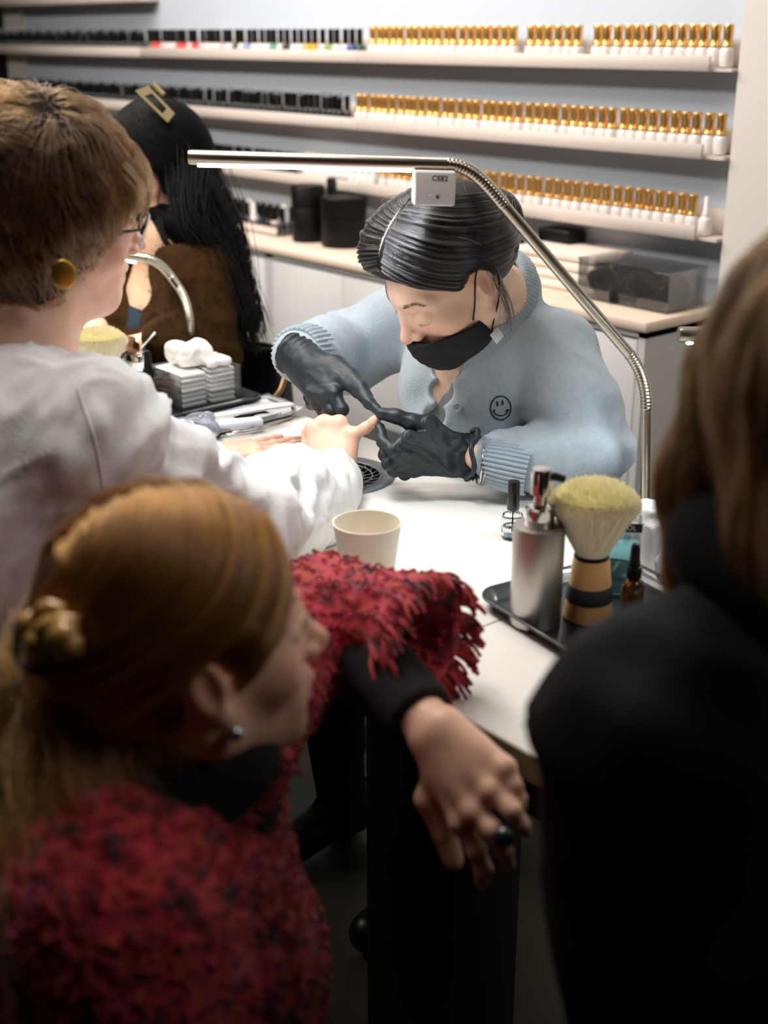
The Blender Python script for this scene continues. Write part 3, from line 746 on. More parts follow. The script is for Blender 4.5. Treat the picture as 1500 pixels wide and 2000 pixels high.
# clear bag of tissues and folded white tissue behind the tray
M_film = thin('clear_film', (.95, .97, 1.0), .10, .12, .06)
M_tis = mat('tissue_white', srgb(240, 242, 246), .85, bump=.3, bscale=120, sub=.05, subr=(1, 1, 1))
def crumple(name, c, r, m, label, cat, seed, freq=30, amp=.012, flat=None, parent=None, h=None, rot=0):
    h = h or min(r) / 7; f = Field(*[axis(c[i] - r[i] * 1.5 - .01, c[i] + r[i] * 1.5 + .01, h) for i in range(3)])
    f.rbox(c, np.array(r), rz_(rot), min(r) * .7, 0); V, Q = f.mesh(1); N = normals(V, Q)
    V = V + N * (amp * (1 - np.abs(fbm(V * freq, 3, seed)) * 1.8))[:, None]
    if flat is not None: V[:, 2] = np.maximum(V[:, 2], flat)
    o = wpart(name, to_mesh(V, Q), m, parent); return tag(o, label, cat) if label else o
def rz_(a): c, s = math.cos(a), math.sin(a); return np.array([[c, -s, 0], [s, c, 0], [0, 0, 1.0]])
c = np.array([-.842, 1.255, TZ + .040]); bt = thing('tissue_bag', 'clear plastic bag of white tissues behind the black tray', 'bag', (c[0], c[1], TZ))
crumple('tissues', c, (.045, .050, .036), M_tis, None, None, 3, 26, .010, TZ + .004, bt); crumple('bag_film', c + (0, 0, .002), (.055, .060, .040), M_film, None, None, 7, 22, .008, TZ + .001, bt)
c = np.array([-.945, 1.262, TZ]); t = thing('tissue_cup', 'white plastic cup with tissue at the foot of the lamp', 'cup', c); lathe('cup_wall', [(.026, 0), (.032, .062), (.0305, .062), (.025, .003), (0, .003)], M_white, t, 36)
crumple('tissue', c + (0, 0, .066), (.024, .024, .014), M_tis, None, None, 5, 40, .006, None, t)
o = crumple('plastic_wrap', np.array([-.755, 1.165, TZ + .010]), (.035, .05, .008), M_film, 'crumpled clear plastic wrap at the far end of the black tray', 'wrap', 9, 30, .004, TZ + .0008); o.location.z += 0
# ---- left end: dark tray with cotton pads, jar, brushes
tray('dark grey tray under the box of cotton pads', (-2.02, 1.210, TZ), .125, .105, math.radians(0), M_tray)
M_cot = mat('cotton', srgb(246, 244, 240), .95, var=.02, vscale=80, bump=.4, bscale=200)
bx = np.array([-1.995, 1.228, ZT]); BA = math.radians(0)
t = thing('cotton_box', 'clear acrylic box filled with white cotton pads', 'box', bx); link('box_shell', bm_mesh(acrylic_bm(.055, .066, .068, .0025)), M_acr, t, smooth=False)
k = 0
for col_, (ox, oy) in enumerate([(-.026, -.030), (.024, -.031), (-.025, .030), (.025, .031)]):
    for j in range(7):
        bm = box_bm((-.023, -.027, 0), (.023, .027, .0082), .0035, 2)
        for v_ in bm.verts: v_.co.z += .0022 * vnoise(np.array([[v_.co.x * 60 + j, v_.co.y * 60, col_ * 3.3]]), 2)[0]
        o = link('cotton_pad', bm_mesh(bm), M_cot); o.location = (bx[0] + ox + random.uniform(-.001, .001), bx[1] + oy, ZT + .0035 + .0091 * j); o.rotation_euler = (0, 0, random.uniform(-.04, .04))
        tag(o, f'white cotton pad in the acrylic box, {ordinal(7 - j)} from the top of the {["front left", "front right", "back left", "back right"][col_]} stack', 'cotton pad', 'cotton pads in the clear box')
crumple('cotton_wad', np.array([-2.005, 1.225, ZT + .092]), (.034, .032, .017), M_cot, 'folded wad of white cotton lying on top of the cotton pads', 'cotton', 4, 22, .007, ZT + .0715)
crumple('cotton_wad', np.array([-1.975, 1.255, ZT + .076]), (.028, .022, .006), M_cot, 'flat piece of cotton half out of the clear box', 'cotton', 8, 25, .004, ZT + .0695)
c = onz(262, 740, TZ); t = thing('glass_jar', 'glass jar with a metal screw lid near the pale bristle brush', 'jar', (-2.100, 1.168, ZT))
lathe('glass', [(0, .0), (.024, 0), (.026, .003), (.026, .060), (.022, .067)], M_glass, t, 40); lathe('lid', [(.0235, .067), (.0265, .068), (.0265, .080), (.0245, .083), (0, .0835)], M_chrome, t, 40); lathe('contents', [(0, .002), (.0235, .002), (.0235, .04), (0, .04)], M_liq, t, 32)
brush('pale bristle brush standing behind the customer shoulder', (-2.030, 1.056, TZ), 1.13, 2)
c = np.array([-2.165, 1.085, TZ]); t = thing('metal_tin', 'small steel dispenser beside the far brush', 'tin', c); lathe('body', [(0, 0), (.026, 0), (.027, .002), (.027, .105), (.025, .108)], M_chrome, t, 40); lathe('top', [(.018, .108), (.018, .122), (.016, .124), (0, .124)], M_chrome, t, 32)
a, b = P(255, 712, 2.44), P(303, 650, 2.42); sp = bez([a, (a + b) / 2 + (0, 0, .003), b], 8); o = link('white_spatula', bm_mesh(tube_bm(sp, [.0050 + .005 * u for u in np.linspace(0, 1, len(sp))], 10, flat=.25)), M_white); tag(o, 'white plastic spatula sticking up beside the metal jar lid', 'spatula')
# ---- oblong steel tray with files and tools
ot = tray('oblong steel tray of nail tools on white paper', (-1.845, 1.195, TZ), .068, .125, math.radians(4), M_chrome, .010, .045, 'tool_tray')
M_paper = mat('white_paper', srgb(240, 242, 246), .8, bump=.15, bscale=60)
bm = bmesh.new(); g = 14; vs = [[bm.verts.new((-1.845 + (i / g - .5) * .125, 1.215 + (j / g - .5) * .235, TZ + .0048 + .005 * max(0, vnoise(np.array([[i * .5, j * .4, 0]]), 3)[0]) + .010 * max(0, j / g - .82) / .18 + .004 * max(0, i / g - .8) / .2)) for i in range(g + 1)] for j in range(g + 1)]
for j in range(g):
    for i in range(g): bm.faces.new((vs[j][i], vs[j][i + 1], vs[j + 1][i + 1], vs[j + 1][i]))
bmesh.ops.solidify(bm, geom=bm.faces[:], thickness=.0004); o = link('paper_liner', bm_mesh(bm), M_paper); tag(o, 'white paper liner lying in the oblong steel tray', 'paper')
def stick(name, a, b, w, th, m, label, cat, up=(0, 0, 1)):
    a, b = np.array(a), np.array(b); x = unit(b - a); y = unit(np.cross(up, x)); z = np.cross(x, y); L_ = np.linalg.norm(b - a); bm = bmesh.new()
    ring = [(-L_ / 2 + w * (1 - math.sin(q)), w * math.cos(q)) for q in np.linspace(0, math.pi, 9)] + [(L_ / 2 - w * (1 - math.sin(q)), -w * math.cos(q)) for q in np.linspace(0, math.pi, 9)]
    A = [bm.verts.new(Vector((a + b) / 2 + x * u + y * v + z * th / 2)) for u, v in ring]; B = [bm.verts.new(Vector((a + b) / 2 + x * u + y * v - z * th / 2)) for u, v in ring]
    bm.faces.new(A); bm.faces.new(B[::-1])
    for i in range(len(A)): bm.faces.new((A[i], B[i], B[(i + 1) % len(A)], A[(i + 1) % len(A)]))
    o = link(name, bm_mesh(bm), m, smooth=False); return tag(o, label, cat)
stick('nail_file', onz(400, 815, TZ + .030) , onz(572, 789, TZ + .024), .0095, .004, M_white, 'long white nail file laid across the tools', 'nail file')
bl = link('buffer_block', bm_mesh(box_bm((-.045, -.0125, 0), (.045, .0125, .014), .0015, 1)), mat('buffer_white', srgb(226, 232, 244), .8)); bl.location = (*onz(462, 838, TZ + .008)[:2], TZ + .0098); bl.rotation_euler = (0, 0, math.radians(72)); tag(bl, 'white rectangular buffer block at the near edge of the tool tray', 'buffer')
for i, (a, b, r) in enumerate([((430, 852), (520, 838), .0022), ((440, 847), (540, 829), .0018), ((490, 838), (570, 815), .0022), ((455, 826), (505, 798), .0030)]):
    p0, p1 = onz(*a, TZ + .010), onz(*b, TZ + (.012 if i < 3 else .02)); pts = [p0, p0 * .7 + p1 * .3, p0 * .4 + p1 * .6, p1]
    o = link('metal_pusher', bm_mesh(tube_bm(pts, [r * .5, r, r, r * .45], 10)), M_chrome if i != 3 else M_dark); tag(o, ['slim steel cuticle tool nearest the tray edge', 'thin steel probe beside the buffer block', 'steel pusher lying towards the customer hand', 'dark tweezers under the white nail file'][i], 'tool')
for i in range(5):
    q = onz(517 + 6 * i, 822 - 1.5 * i, TZ + .012); bm = box_bm((-.0008, -.008, 0), (.0008, .008, .010), .0006, 1); o = link('clear_nail_tip', bm_mesh(bm), M_pl); o.location = q; o.rotation_euler = (0, .5, math.radians(20)); tag(o, f'clear plastic nail tip in the row on the tool tray, {ordinal(i + 1)} from the buffer block', 'nail tip', 'clear nail tips on the tray')
crumple('plastic_pouch', onz(378, 838, TZ + .022), (.035, .045, .016), thin('lilac_film', (.86, .86, 1.0), .16, .16, .06), 'crumpled clear lilac plastic pouch beside the white sleeve', 'pouch', 12, 22, .008, TZ + .015)
# ---- seats
M_stool = mat('gloss_black', srgb(10, 10, 11), .10, coat=.8)
def stool(lab, c, zs, base_r=.29, rot=0.0, h=.10):
    t = thing('wheeled_stool', lab, 'stool', (c[0], c[1], 0), rot); 
    lathe('seat', [(0, zs - .07), (.15, zs - .07), (.175, zs - .055), (.18, zs - .03), (.165, zs - .004), (.08, zs), (0, zs)], M_dark, t, 40)
    lathe('column', [(.028, h), (.028, .30), (.018, .30), (.018, zs - .07)], M_chrome, t, 24)
    lathe('hub', [(.04, h - .03), (.045, h), (.035, h + .03), (.0, h + .03)], M_stool, t, 24)
    for k in range(5):
        a = 2 * math.pi * k / 5; d = np.array([math.cos(a), math.sin(a), 0])
        l = link('base_arm', bm_mesh(tube_bm(bez([d * .02 + (0, 0, h + .005), d * base_r * .5 + (0, 0, h + .012), d * base_r * .9 + (0, 0, h - .012), d * base_r + (0, 0, h - .035)], 6), [.026] * 7 + [.022] * 6 + [.017] * 6, 12)), M_stool, t)
        bm = tube_bm([d * base_r + np.cross(d, [0, 0, 1]) * q + (0, 0, .030) for q in (-.022, -.006)], .030, 20); tube_bm([d * base_r + np.cross(d, [0, 0, 1]) * q + (0, 0, .030) for q in (.006, .022)], .030, 20, bm); link('caster', bm_mesh(bm), M_dark, l)
    return t
stool('wheeled black stool of the manicurist behind the table', (-1.42, 1.50), .40, .30, math.atan2(1.24 - 1.50, -1.225 + 1.42))
stool('wheeled black stool under the customer in white', (-1.42, .56), .41, .29, 1.15, .14)
p0, p1 = P(712, 776, 1.900), P(741, 806, 1.880)
o = link('cuticle_tool', bm_mesh(tube_bm([p0, p0 * .5 + p1 * .5, p1], [.0022, .0020, .0007], 10)), M_chrome); tag(o, 'fine steel tool tip held at the customer fingernail', 'tool')
# ------------------------------------------------------------------ people: shared anatomy
M_skin = mat('skin', (1, 1, 1), .42, attr=True, var=.05, vscale=45, bump=.06, bscale=450, sub=.12)
M_eye = mat('eye_white', (1, 1, 1), .12, attr=True, coat=.5)
M_lash = mat('lash', srgb(22, 16, 14), .6)
def hframe(fw, up):
    fw = unit(fw); x = unit(np.cross(fw, up)); return np.stack([x, fw, np.cross(x, fw)], 1)
class Head:
    def __init__(s, c, fw, up, sc=1.0): s.c = np.array(c, float); s.R = hframe(fw, up); s.s = sc
    def w(s, p): return s.c + s.R @ (np.array(p, float) * s.s)
    def ws(s, p): return s.c + (np.asarray(p) * s.s) @ s.R.T
    def l(s, p): return ((np.asarray(p) - s.c) @ s.R) / s.s
def rx(a):
    c, s_ = math.cos(a), math.sin(a); return np.array([[1, 0, 0], [0, c, -s_], [0, s_, c]])
def rz(a):
    c, s_ = math.cos(a), math.sin(a); return np.array([[c, -s_, 0], [s_, c, 0], [0, 0, 1]])
def head_sdf(F, H, closed=False, jaw=1.0, nose=1.0, chin=1.0, cheek=1.0, lips=1.0):
    e = lambda c, r, k=.01, op='u', rot=None: F.ell(H.w(c), np.array(r) * H.s, H.R if rot is None else H.R @ rot, k * H.s, op)
    k_ = lambda a, b, ra, rb, k=.01, op='u': F.cone(H.w(a), H.w(b), ra * H.s, rb * H.s, k * H.s, op)
    e((0, -.014, .024), (.073, .094, .087), .01)
    e((0, .024, -.030), (.0585, .060, .080), .03)
    for x in (-1, 1):
        k_((x * .050 * jaw, -.004, -.060), (x * .014, .064, -.098), .020 * jaw, .015, .028)
        k_((x * .056, -.010, -.012), (x * .051 * jaw, -.004, -.060), .018, .018, .02)
        e((x * .041, .052, -.028), (.023 * cheek, .023, .022), .022)
        k_((x * .014, .0765, .020), (x * .046, .062, .018), .010, .008, .016)
    e((0, .070, -.099), (.019 * chin, .015, .014), .016)
    e((0, .068, -.064), (.030, .020, .024), .022)                      # muzzle
    for x in (-1, 1): e((x * .031, .099, .001), (.019, .019, .013), .014, 's')
    # nose
    e((0, .080, -.018), (.0165, .0150, .0250), .012)
    k_((0, .080, .014), (0, .100, -.022), .0062, .0075, .012)
    e((0, .1055 * (1 + .02 * (nose - 1)), -.032), (.0105 * nose, .0115 * nose, .0095), .010)
    for x in (-1, 1):
        e((x * .0125, .094, -.036), (.0072, .0095, .0075), .006)
        e((x * .0062, .1015, -.0435), (.0034, .0052, .0042), .003, 's')
    for x in (-1, 1): e((x * .0215, .0715, -.021), (.0135, .0130, .0150), .012)     # side of the nose into the cheek
    # mouth
    e((0, .0855, -.0595), (.0215, .0085 * lips, .0062), .006)
    for x in (-1, 1): e((x * .0075, .0880, -.0585), (.009, .0065 * lips, .0052), .005)
    e((0, .0855, -.0725), (.0185, .0085 * lips, .0072), .006)
    e((0, .0955, -.0655), (.0235, .0075, .0011), .0025, 's')
    e((0, .097, -.0475), (.0035, .006, .007), .006, 's')                # philtrum
    # lids
    for x in (-1, 1):
        if closed:
            k_((x * .0135, .0775, -.009), (x * .033, .0745, -.006), .0085, .0095, .012); e((x * .031, .0715, -.001), (.0160, .0125, .0118), .006)
        else:
            k_((x * .0185, .0775, -.001), (x * .030, .0835, .0065), .0028, .0034, .004)
            k_((x * .030, .0835, .0065), (x * .0445, .0735, .000), .0034, .0028, .004)
            k_((x * .0185, .0765, -.003), (x * .031, .0805, -.0080), .0026, .0028, .004)
            k_((x * .031, .0805, -.0080), (x * .0445, .0725, -.002), .0028, .0026, .004)
    # ears
    for x in (-1, 1):
        rot = rz(-x * .38) @ rx(.18)
        e((x * .0765, -.014, -.006), (.0062, .0170, .0290), .006, 'u', rot)
        e((x * .0835, -.009, -.005), (.0050, .0100, .0185), .004, 's', rot)
        k_((x * .0775, .001, -.010), (x * .0775, .0005, .000), .0040, .0034, .004)
        e((x * .0745, -.002, -.0335), (.0050, .0085, .0088), .006)
def neck_sdf(F, H, base, r0=.050, r1=.056):
    F.cone(H.w((0, -.022, -.055)), base, r0 * H.s, r1, .022)
def skin_col(V, H, base, lip, blush=.25, nails=(), lipk=1.0):
    base = np.array(base[:3]); lip = np.array(lip[:3]); L_ = H.l(V); C_ = np.tile(base, (len(V), 1))
    C_ *= (1 + .06 * fbm(V * 60, 3, 5))[:, None]
    def mix(m, col): C_[:] = C_ * (1 - m[:, None]) + np.array(col) * m[:, None]
    inh = (np.abs(L_) < .14).all(1)
    g = lambda c, r: np.exp(-(((L_ - np.array(c)) / np.array(r)) ** 2).sum(1)) * inh
    red = base * np.array([1.02, .62, .58])
    for x in (-1, 1):
        mix(g((x * .046, .06, -.034), (.022, .03, .022)) * blush * 1.6, red); mix(g((x * .078, -.012, -.006), (.012, .02, .032)) * .4, red)
    mix(g((0, .108, -.034), (.016, .014, .014)) * blush * 1.5, red)
    mx = np.abs(L_[:, 0]) / .0225; arch = .0076 * (1 - mx ** 2) + .0012 * np.cos(L_[:, 0] / .0075 * 1.2)
    low = -.0128 * (1 - mx ** 2)
    d = L_[:, 2] + .0655
    m = (np.clip((arch - d) / .0015 + .5, 0, 1) * np.clip((d - low) / .0015 + .5, 0, 1) * (mx < 1) * (L_[:, 1] > .070)) * inh
    mix(m * lipk, lip)
    for p, r in nails:
        q = np.linalg.norm(V - np.array(p), axis=1); mix(np.clip((r - q) / .001, 0, 1) * .6, base * np.array([1.05, .85, .85]) + .06)
    return np.clip(C_, 0, 1)
def eyes(H, parent, look=(0, 1, 0), iris=(90, 70, 50)):
    for x in (-1, 1):
        bm = bmesh.new(); bmesh.ops.create_uvsphere(bm, u_segments=24, v_segments=16, radius=.0122 * H.s)
        c = H.w((x * .031, .0695, -.0005)); g = unit(H.R @ unit(np.array(look, float)))
        co = np.array([v.co for v in bm.verts]); a = (co / (.0122 * H.s)) @ g
        for v in bm.verts: v.co = Vector(np.array(v.co) + c)
        me = bm_mesh(bm); cl = np.where((a > .93)[:, None], np.array([[.01, .01, .01]]), np.where((a > .82)[:, None], np.array([srgb(*iris)[:3]]), np.array([[.72, .68, .66]])))
        at = me.attributes.new('Col', 'FLOAT_COLOR', 'POINT'); at.data.foreach_set('color', np.hstack([cl, np.ones((len(cl), 1))]).astype(np.float32).ravel())
        wpart('eye', me, M_eye, parent)
def surf_tree(o):
    from mathutils.bvhtree import BVHTree
    me = o.data; return BVHTree.FromPolygons([v.co[:] for v in me.vertices], [p.vertices[:] for p in me.polygons])
def snap(tree, c, d, far=.4, off=.0):
    d = unit(d); h = tree.ray_cast(Vector(np.asarray(c) + d * far), Vector(-d), far)
    return None if h[0] is None else np.array(h[0]) + d * off
def brows(H, tree, m, parent, thick=1.0):
    P_ = []
    for x in (-1, 1):
        for i in range(70):
            u = random.random(); lx = x * (.015 + .034 * u); lz = .019 + .006 * math.sin(min(u, .7) / .7 * math.pi / 2) - .006 * max(0, u - .65) / .35 + random.uniform(-.0022, .0022) * thick * (1 - .5 * u)
            a = snap(tree, H.w((0, 0, .0)), H.R @ np.array([lx, .085 - .3 * abs(lx), lz]), off=.0003)
            b = snap(tree, H.w((0, 0, .0)), H.R @ np.array([lx + x * .008, .085 - .3 * abs(lx) - .002, lz + .0015]), off=.0012)
            if a is None or b is None: continue
            P_.append([a, (a + b) / 2 + H.R @ np.array([0, .0004, .0004]), b])
    strands('eyebrows', P_, .0004, .0001, m, parent)
def lashes(H, m, parent, closed):
    P_ = []
    for x in (-1, 1):
        for i in range(26):
            u = i / 25; lx = x * (.0185 + .026 * u)
            if closed: y = .0845 - .010 * (abs(u - .45) / .55) ** 2; z = -.0065 - .001 * math.sin(u * 3.1); d = np.array([x * .003 * (u - .3), .0045, -.0050])
            else: y = .0845 - .0085 * ((u - .42) / .58) ** 2; z = .0045 - .005 * ((u - .42) / .58) ** 2; d = np.array([x * .004 * (u - .3), .0065, .0030])
            a = H.w((lx, y, z)); b = H.w(np.array([lx, y, z]) + d * .5 + np.array([0, 0, -.0012])); c = H.w(np.array([lx, y, z]) + d)
            P_.append([a, b, c])
    strands('eyelashes', P_, .00035, .0001, m, parent)
# hands from explicit joints: wrist, then four finger chains (knuckle..tip) and a thumb chain
def hand_sdf(F, wrist, chains, thumb, n, sc=1.0, rw=.021, grow=0.0, k=.006):
    wrist = np.array(wrist, float); n = unit(n); ks = [np.array(c[0], float) for c in chains]
    fd = unit(sum(ks) / 4 - wrist); across = ks[0] - ks[-1]; across = unit(across - fd * (across @ fd)); n2 = np.cross(across, fd); n = n2 if n2 @ n > 0 else -n2
    for i, kn in enumerate(ks):
        w0 = wrist + across * (.5 - i / 3) * .026 * sc
        F.cone(w0, kn, (.0165 + grow) * sc, (.0112 + grow) * sc, .012)
        F.ell(kn + n * .0015, np.array([.0112 + grow] * 3) * sc, None, .006)
    mid = sum(ks) / 4
    F.ell(wrist * .55 + mid * .45 - n * .006, np.array([.028 + grow, .030 + grow, .017 + grow]) * sc, np.stack([across, unit(mid - wrist), n], 1), .014)
    fr = [(.0098, .0088, .0080, .0068), (.0100, .0090, .0082, .0070), (.0096, .0086, .0078, .0066), (.0086, .0076, .0069, .0060)]
    for i, c in enumerate(chains):
        r = [(fr[i][min(j, 3)] + grow) * sc for j in range(len(c))]
        F.chain(c, r, .0035)
        for j in range(1, len(c) - 1): F.ell(np.array(c[j]) + n * .0008, [r[j] * 1.06] * 3, None, .003)
    r = [(x + grow) * sc for x in (.0145, .0118, .0102, .0080)]
    t = [np.array(q, float) for q in thumb]; b0 = wrist * .75 + ks[0] * .25 - n * .004
    F.cone(b0, t[0], (.016 + grow) * sc, r[0], .012); F.chain(t, r[:len(t)], .005)
def px(*a): return [P(*q) for q in a]
def folds(V, N, dirv, freq, amp, seed=0, warp=1.0):
    d = unit(dirv); w = vnoise(V * freq * .6, seed) * warp
    t = V @ d * freq * 2 + w * 1.6; return N * (amp * (1 - np.abs(np.sin(t * math.pi)) ** .7 * 1.4) * (.4 + .6 * np.clip(vnoise(V * freq * .5 + 9, seed + 3) + .4, 0, 1)))[:, None]

def crease(V, freq, seed): return 1 - np.abs(vnoise(V * freq + 1.7 * np.stack([vnoise(V * freq * .5, seed + 7 + z) for z in range(3)], 1), seed)) * 2
def march(F, px_, py_, d0=1.5, d1=2.4):   # first surface of a distance field along the ray of a photograph pixel
    ds = np.arange(d0, d1, .003); pts = np.array([P(px_, py_, d) for d in ds]); ix = [np.clip(np.searchsorted(a, pts[:, k]), 0, len(a) - 1) for k, a in enumerate(F.ax)]
    v = F.d[ix[0], ix[1], ix[2]]; j = np.argmax(v < 0); return pts[j] if (v < 0).any() else pts[len(ds) // 2]

# ================================================================== the manicurist (grey cardigan, black mask and gloves)
skinM = srgb(236, 196, 170)
H = Head((-1.3206, 1.2342, 1.087), (-.19, -.70, -.65), (-.02, -.65, .74), .99)
pm = thing('person', 'person in grey cardigan, black mask and black gloves bending over the customer hand', 'person', (-1.42, 1.62, .0))
neckM = np.array([-1.385, 1.395, 1.005]); shL, shR = P(1075, 690, 1.955), np.array([-1.545, 1.470, .975])
elL, wrL = P(1150, 895, 1.90), P(930, 895, 1.885); elR, wrR = np.array([-1.700, 1.365, .880]), P(575, 692, 2.0)
pelM = np.array([-1.42, 1.62, .50]); chM = np.array([-1.43, 1.425, .86])
F = Field(axis(-1.80, -1.05, .011, [(-1.43, -1.20, .0026)]), axis(1.08, 1.78, .011, [(1.10, 1.37, .0026)]), axis(.40, 1.24, .011, [(.96, 1.23, .0026)]))
head_sdf(F, H, closed=True); neck_sdf(F, H, neckM, .047, .053)
F.cone(neckM, chM, .06, .10, .05); F.ell(chM + (0, .008, 0), (.130, .098, .158), None, .04); F.cone(chM, pelM, .10, .13, .05)
for a, b, c in ((shL, elL, wrL), (shR, elR, wrR)):
    F.cone(neckM + (0, .01, -.03), a, .042, .047, .04); F.cone(a, b, .044, .034, .03); F.cone(b, c, .034, .0215, .02)
V, Q = F.mesh(1)
body = wpart('body', to_mesh(V, Q, skin_col(V, H, skinM, srgb(205, 130, 120), .3)), M_skin, pm)
tr = surf_tree(body)
M_browb = hairmat('brow_black', srgb(40, 30, 26), .4)
brows(H, tr, M_browb, body, 1.2); lashes(H, M_browb, body, True)
# hair: sleek, centre parted, drawn back to a low bun
M_hairM = mat('black_hair_base', srgb(12, 12, 13), .6, bump=.25, bscale=300, aniso=.5)
M_hsM = hairmat('black_hair', srgb(34, 33, 35), .17, .22, .85)
h_ = axis(-.13, .13, .0035); F = Field(h_ * 1.0, axis(-.20, .13, .0035), axis(-.13, .15, .0035))
F.ell((0, -.016, .026), (.0815, .1015, .0945), None, .01); F.ell((0, -.075, -.01), (.055, .04, .045), None, .03); F.ell((.044, .018, .060), (.058, .060, .046), None, .04)
F.half((0, .080, .066), (0, .70, -.714), 0)
for x in (-1, 1): F.ell((x * .090, .002, -.018), (.030, .030, .042), None, .006, 's')
V, Q = F.mesh(2); V = V * H.s; N = normals(V, Q)
Vw = V @ H.R.T + H.c
hair = wpart('hair', to_mesh(Vw, Q), M_hairM, pm)
treeH = surf_tree(hair)
bunc = P(958, 432, 1.862)
F = Field(*[axis(bunc[i] - .075, bunc[i] + .075, .003) for i in range(3)])
F.ell(bunc, (.046, .046, .044), None, 0); V, Q = F.mesh(2); N = normals(V, Q)
V = V + N * (.004 * np.sin(fbm(V * 14, 2, 3) * 9))[:, None]
wpart('hair_bun', to_mesh(V, Q), M_hairM, pm)
polys = []; bl = unit(H.l(bunc))
cc = H.w((0, -.014, .026))
def mhair(u, side):
    # from the centre parting (u = 0 front .. 1 crown) over the side of the skull to the bun
    A = np.array([side * .004, .083 - .100 * u, .050 + .060 * math.sin(u * 1.45)])
    G = np.array([side * .090, .052 - .105 * u, -.012 + .080 * u ** 1.2]); B = H.l(bunc) - np.array([0, -.016, .026])
    q = []
    for t in np.linspace(0, 1, 16):
        d = (1 - t) ** 2 * unit(A) + 2 * t * (1 - t) * unit(G) * 1.25 + t * t * unit(B); q.append(unit(d))
    return np.array(q)
for i in range(5200):
    side = random.choice((-1, -1, 1)); u = random.random() * 1.05; w = random.uniform(.0, .0012) + .0036 * max(0, vnoise(np.array([[u * 60, side * 3.0, 0]]), 3)[0])
    d = mhair(u, side); j = rng.normal(size=3) * .012; d = d + j * np.linspace(0, 1, 16)[:, None] ** .7 + (vnoise(d * 7, i % 5) * .010)[:, None]
    pts = [snap(treeH, cc, H.R @ q, .3, w) for q in d]
    if any(p is None for p in pts): continue
    pts = np.array(pts)
    if np.linalg.norm(np.diff(pts, axis=0), axis=1).max() < .06: polys.append(pts)
for i in range(350):   # around the bun
    ax = unit(rng.normal(size=3)); e1 = unit(np.cross(ax, rng.normal(size=3))); e2 = np.cross(ax, e1); ph = random.uniform(0, 6.28)
    polys.append([bunc + (e1 * math.cos(ph + t) + e2 * math.sin(ph + t) + ax * .3) * .0455 * (1 + .03 * math.sin(3 * t)) for t in np.linspace(0, 2.4, 16)])
for i in range(7):    # wisps
    d = unit(H.R @ np.array([rng.uniform(-.9, .9), rng.uniform(-.9, .3), rng.uniform(.1, 1)])); a = snap(treeH, cc, d, .3, 0)
    if a is None: continue
    tdir = unit(np.cross(d, rng.normal(size=3))); polys.append([a + d * .012 * math.sin(t * 2) + tdir * .035 * t for t in np.linspace(0, 1, 16)])
for i in range(30):    # loose locks behind the ear
    a = H.w((-.078, -.030 + rng.uniform(-.006, .006), -.012)); b = a + np.array([.01, .02, -.075]) + rng.normal(size=3) * .005
    polys.append([a * (1 - t) + b * t + H.R @ np.array([-.01, 0, 0]) * math.sin(t * 3) for t in np.linspace(0, 1, 16)])
strands('hair_strands', polys, .00048, .00030, M_hsM, hair)
pts = [snap(treeH, cc, H.R @ np.array([.006, y, z - .026]), .3, .0006) for y, z in [(.084, .074), (.066, .096), (.042, .112), (.016, .120), (-.01, .122)]]
pts = bez([p for p in pts if p is not None], 8); T, N_, B_ = frames(pts)
wv = [.0016 + .0016 * math.sin(i / (len(pts) - 1) * math.pi) for i in range(len(pts))]
xd = H.R[:, 0]; bm = bmesh.new(); rows_ = [[bm.verts.new(Vector(p + xd * s * w + H.R[:, 2] * (-.0008 if s else .0002))) for s in (-1, 0, 1)] for p, w in zip(pts, wv)]
for A_, B2 in zip(rows_, rows_[1:]):
    for k in range(2): bm.faces.new((A_[k], A_[k + 1], B2[k + 1], B2[k]))
wpart('scalp_parting', bm_mesh(bm), mat('scalp', srgb(232, 205, 188), .4), hair)
# mask with its ear loops
M_mask = mat('black_mask', srgb(17, 18, 19), .8, bump=.2, bscale=250, var=.1)
F = Field(axis(-.09, .09, .002), axis(-.03, .14, .002), axis(-.15, .0, .002))
F.ell((0, .030, -.060), (.0645, .068, .072), None, 0); F.ell((0, .088, -.070), (.030, .024, .030), None, .03); F.ell((0, .075, -.10), (.03, .022, .022), None, .02)
d0 = F.d.copy(); F.d = np.abs(d0) - .0016
F.half((0, .100, -.042), (0, -.20, 1), 0); F.half((0, .022, -.06), (0, -1, .18), 0); F.half((0, .03, -.125), (0, .1, -1), 0)
V, Q = F.mesh(1); zz = V[:, 2]; V[:, 1] += .0012 * np.sin(zz * 520) * (V[:, 1] > .05)
V = H.ws(V); mask = wpart('face_mask', to_mesh(V, Q), M_mask, pm)
for x in (-1, 1):
    tube('ear_loop', bez([H.w(q) for q in [(x * .0625, .030, -.050), (x * .074, .016, -.022), (x * .083, -.002, .012), (x * .0855, -.016, .022), (x * .085, -.030, .008)]], 8), .0013, M_mask, mask, 6)
    tube('ear_loop', bez([H.w(q) for q in [(x * .062, .026, -.098), (x * .068, .010, -.075), (x * .080, -.012, -.045), (x * .086, -.030, -.012), (x * .085, -.030, .008)]], 8), .0013, M_mask, mask, 6)
a = H.w((-.070, .018, -.095)); bm = box_bm((-.008, -.001, -.010), (.008, .001, .010), .0008, 1); R_ = np.stack([H.R[:, 1], H.R[:, 0], H.R[:, 2]], 1)
for v_ in bm.verts: v_.co = Vector(a + R_ @ np.array(v_.co))
wpart('loop_adjuster', bm_mesh(bm), mat('white_mesh_tab', srgb(225, 225, 228), .6), mask)
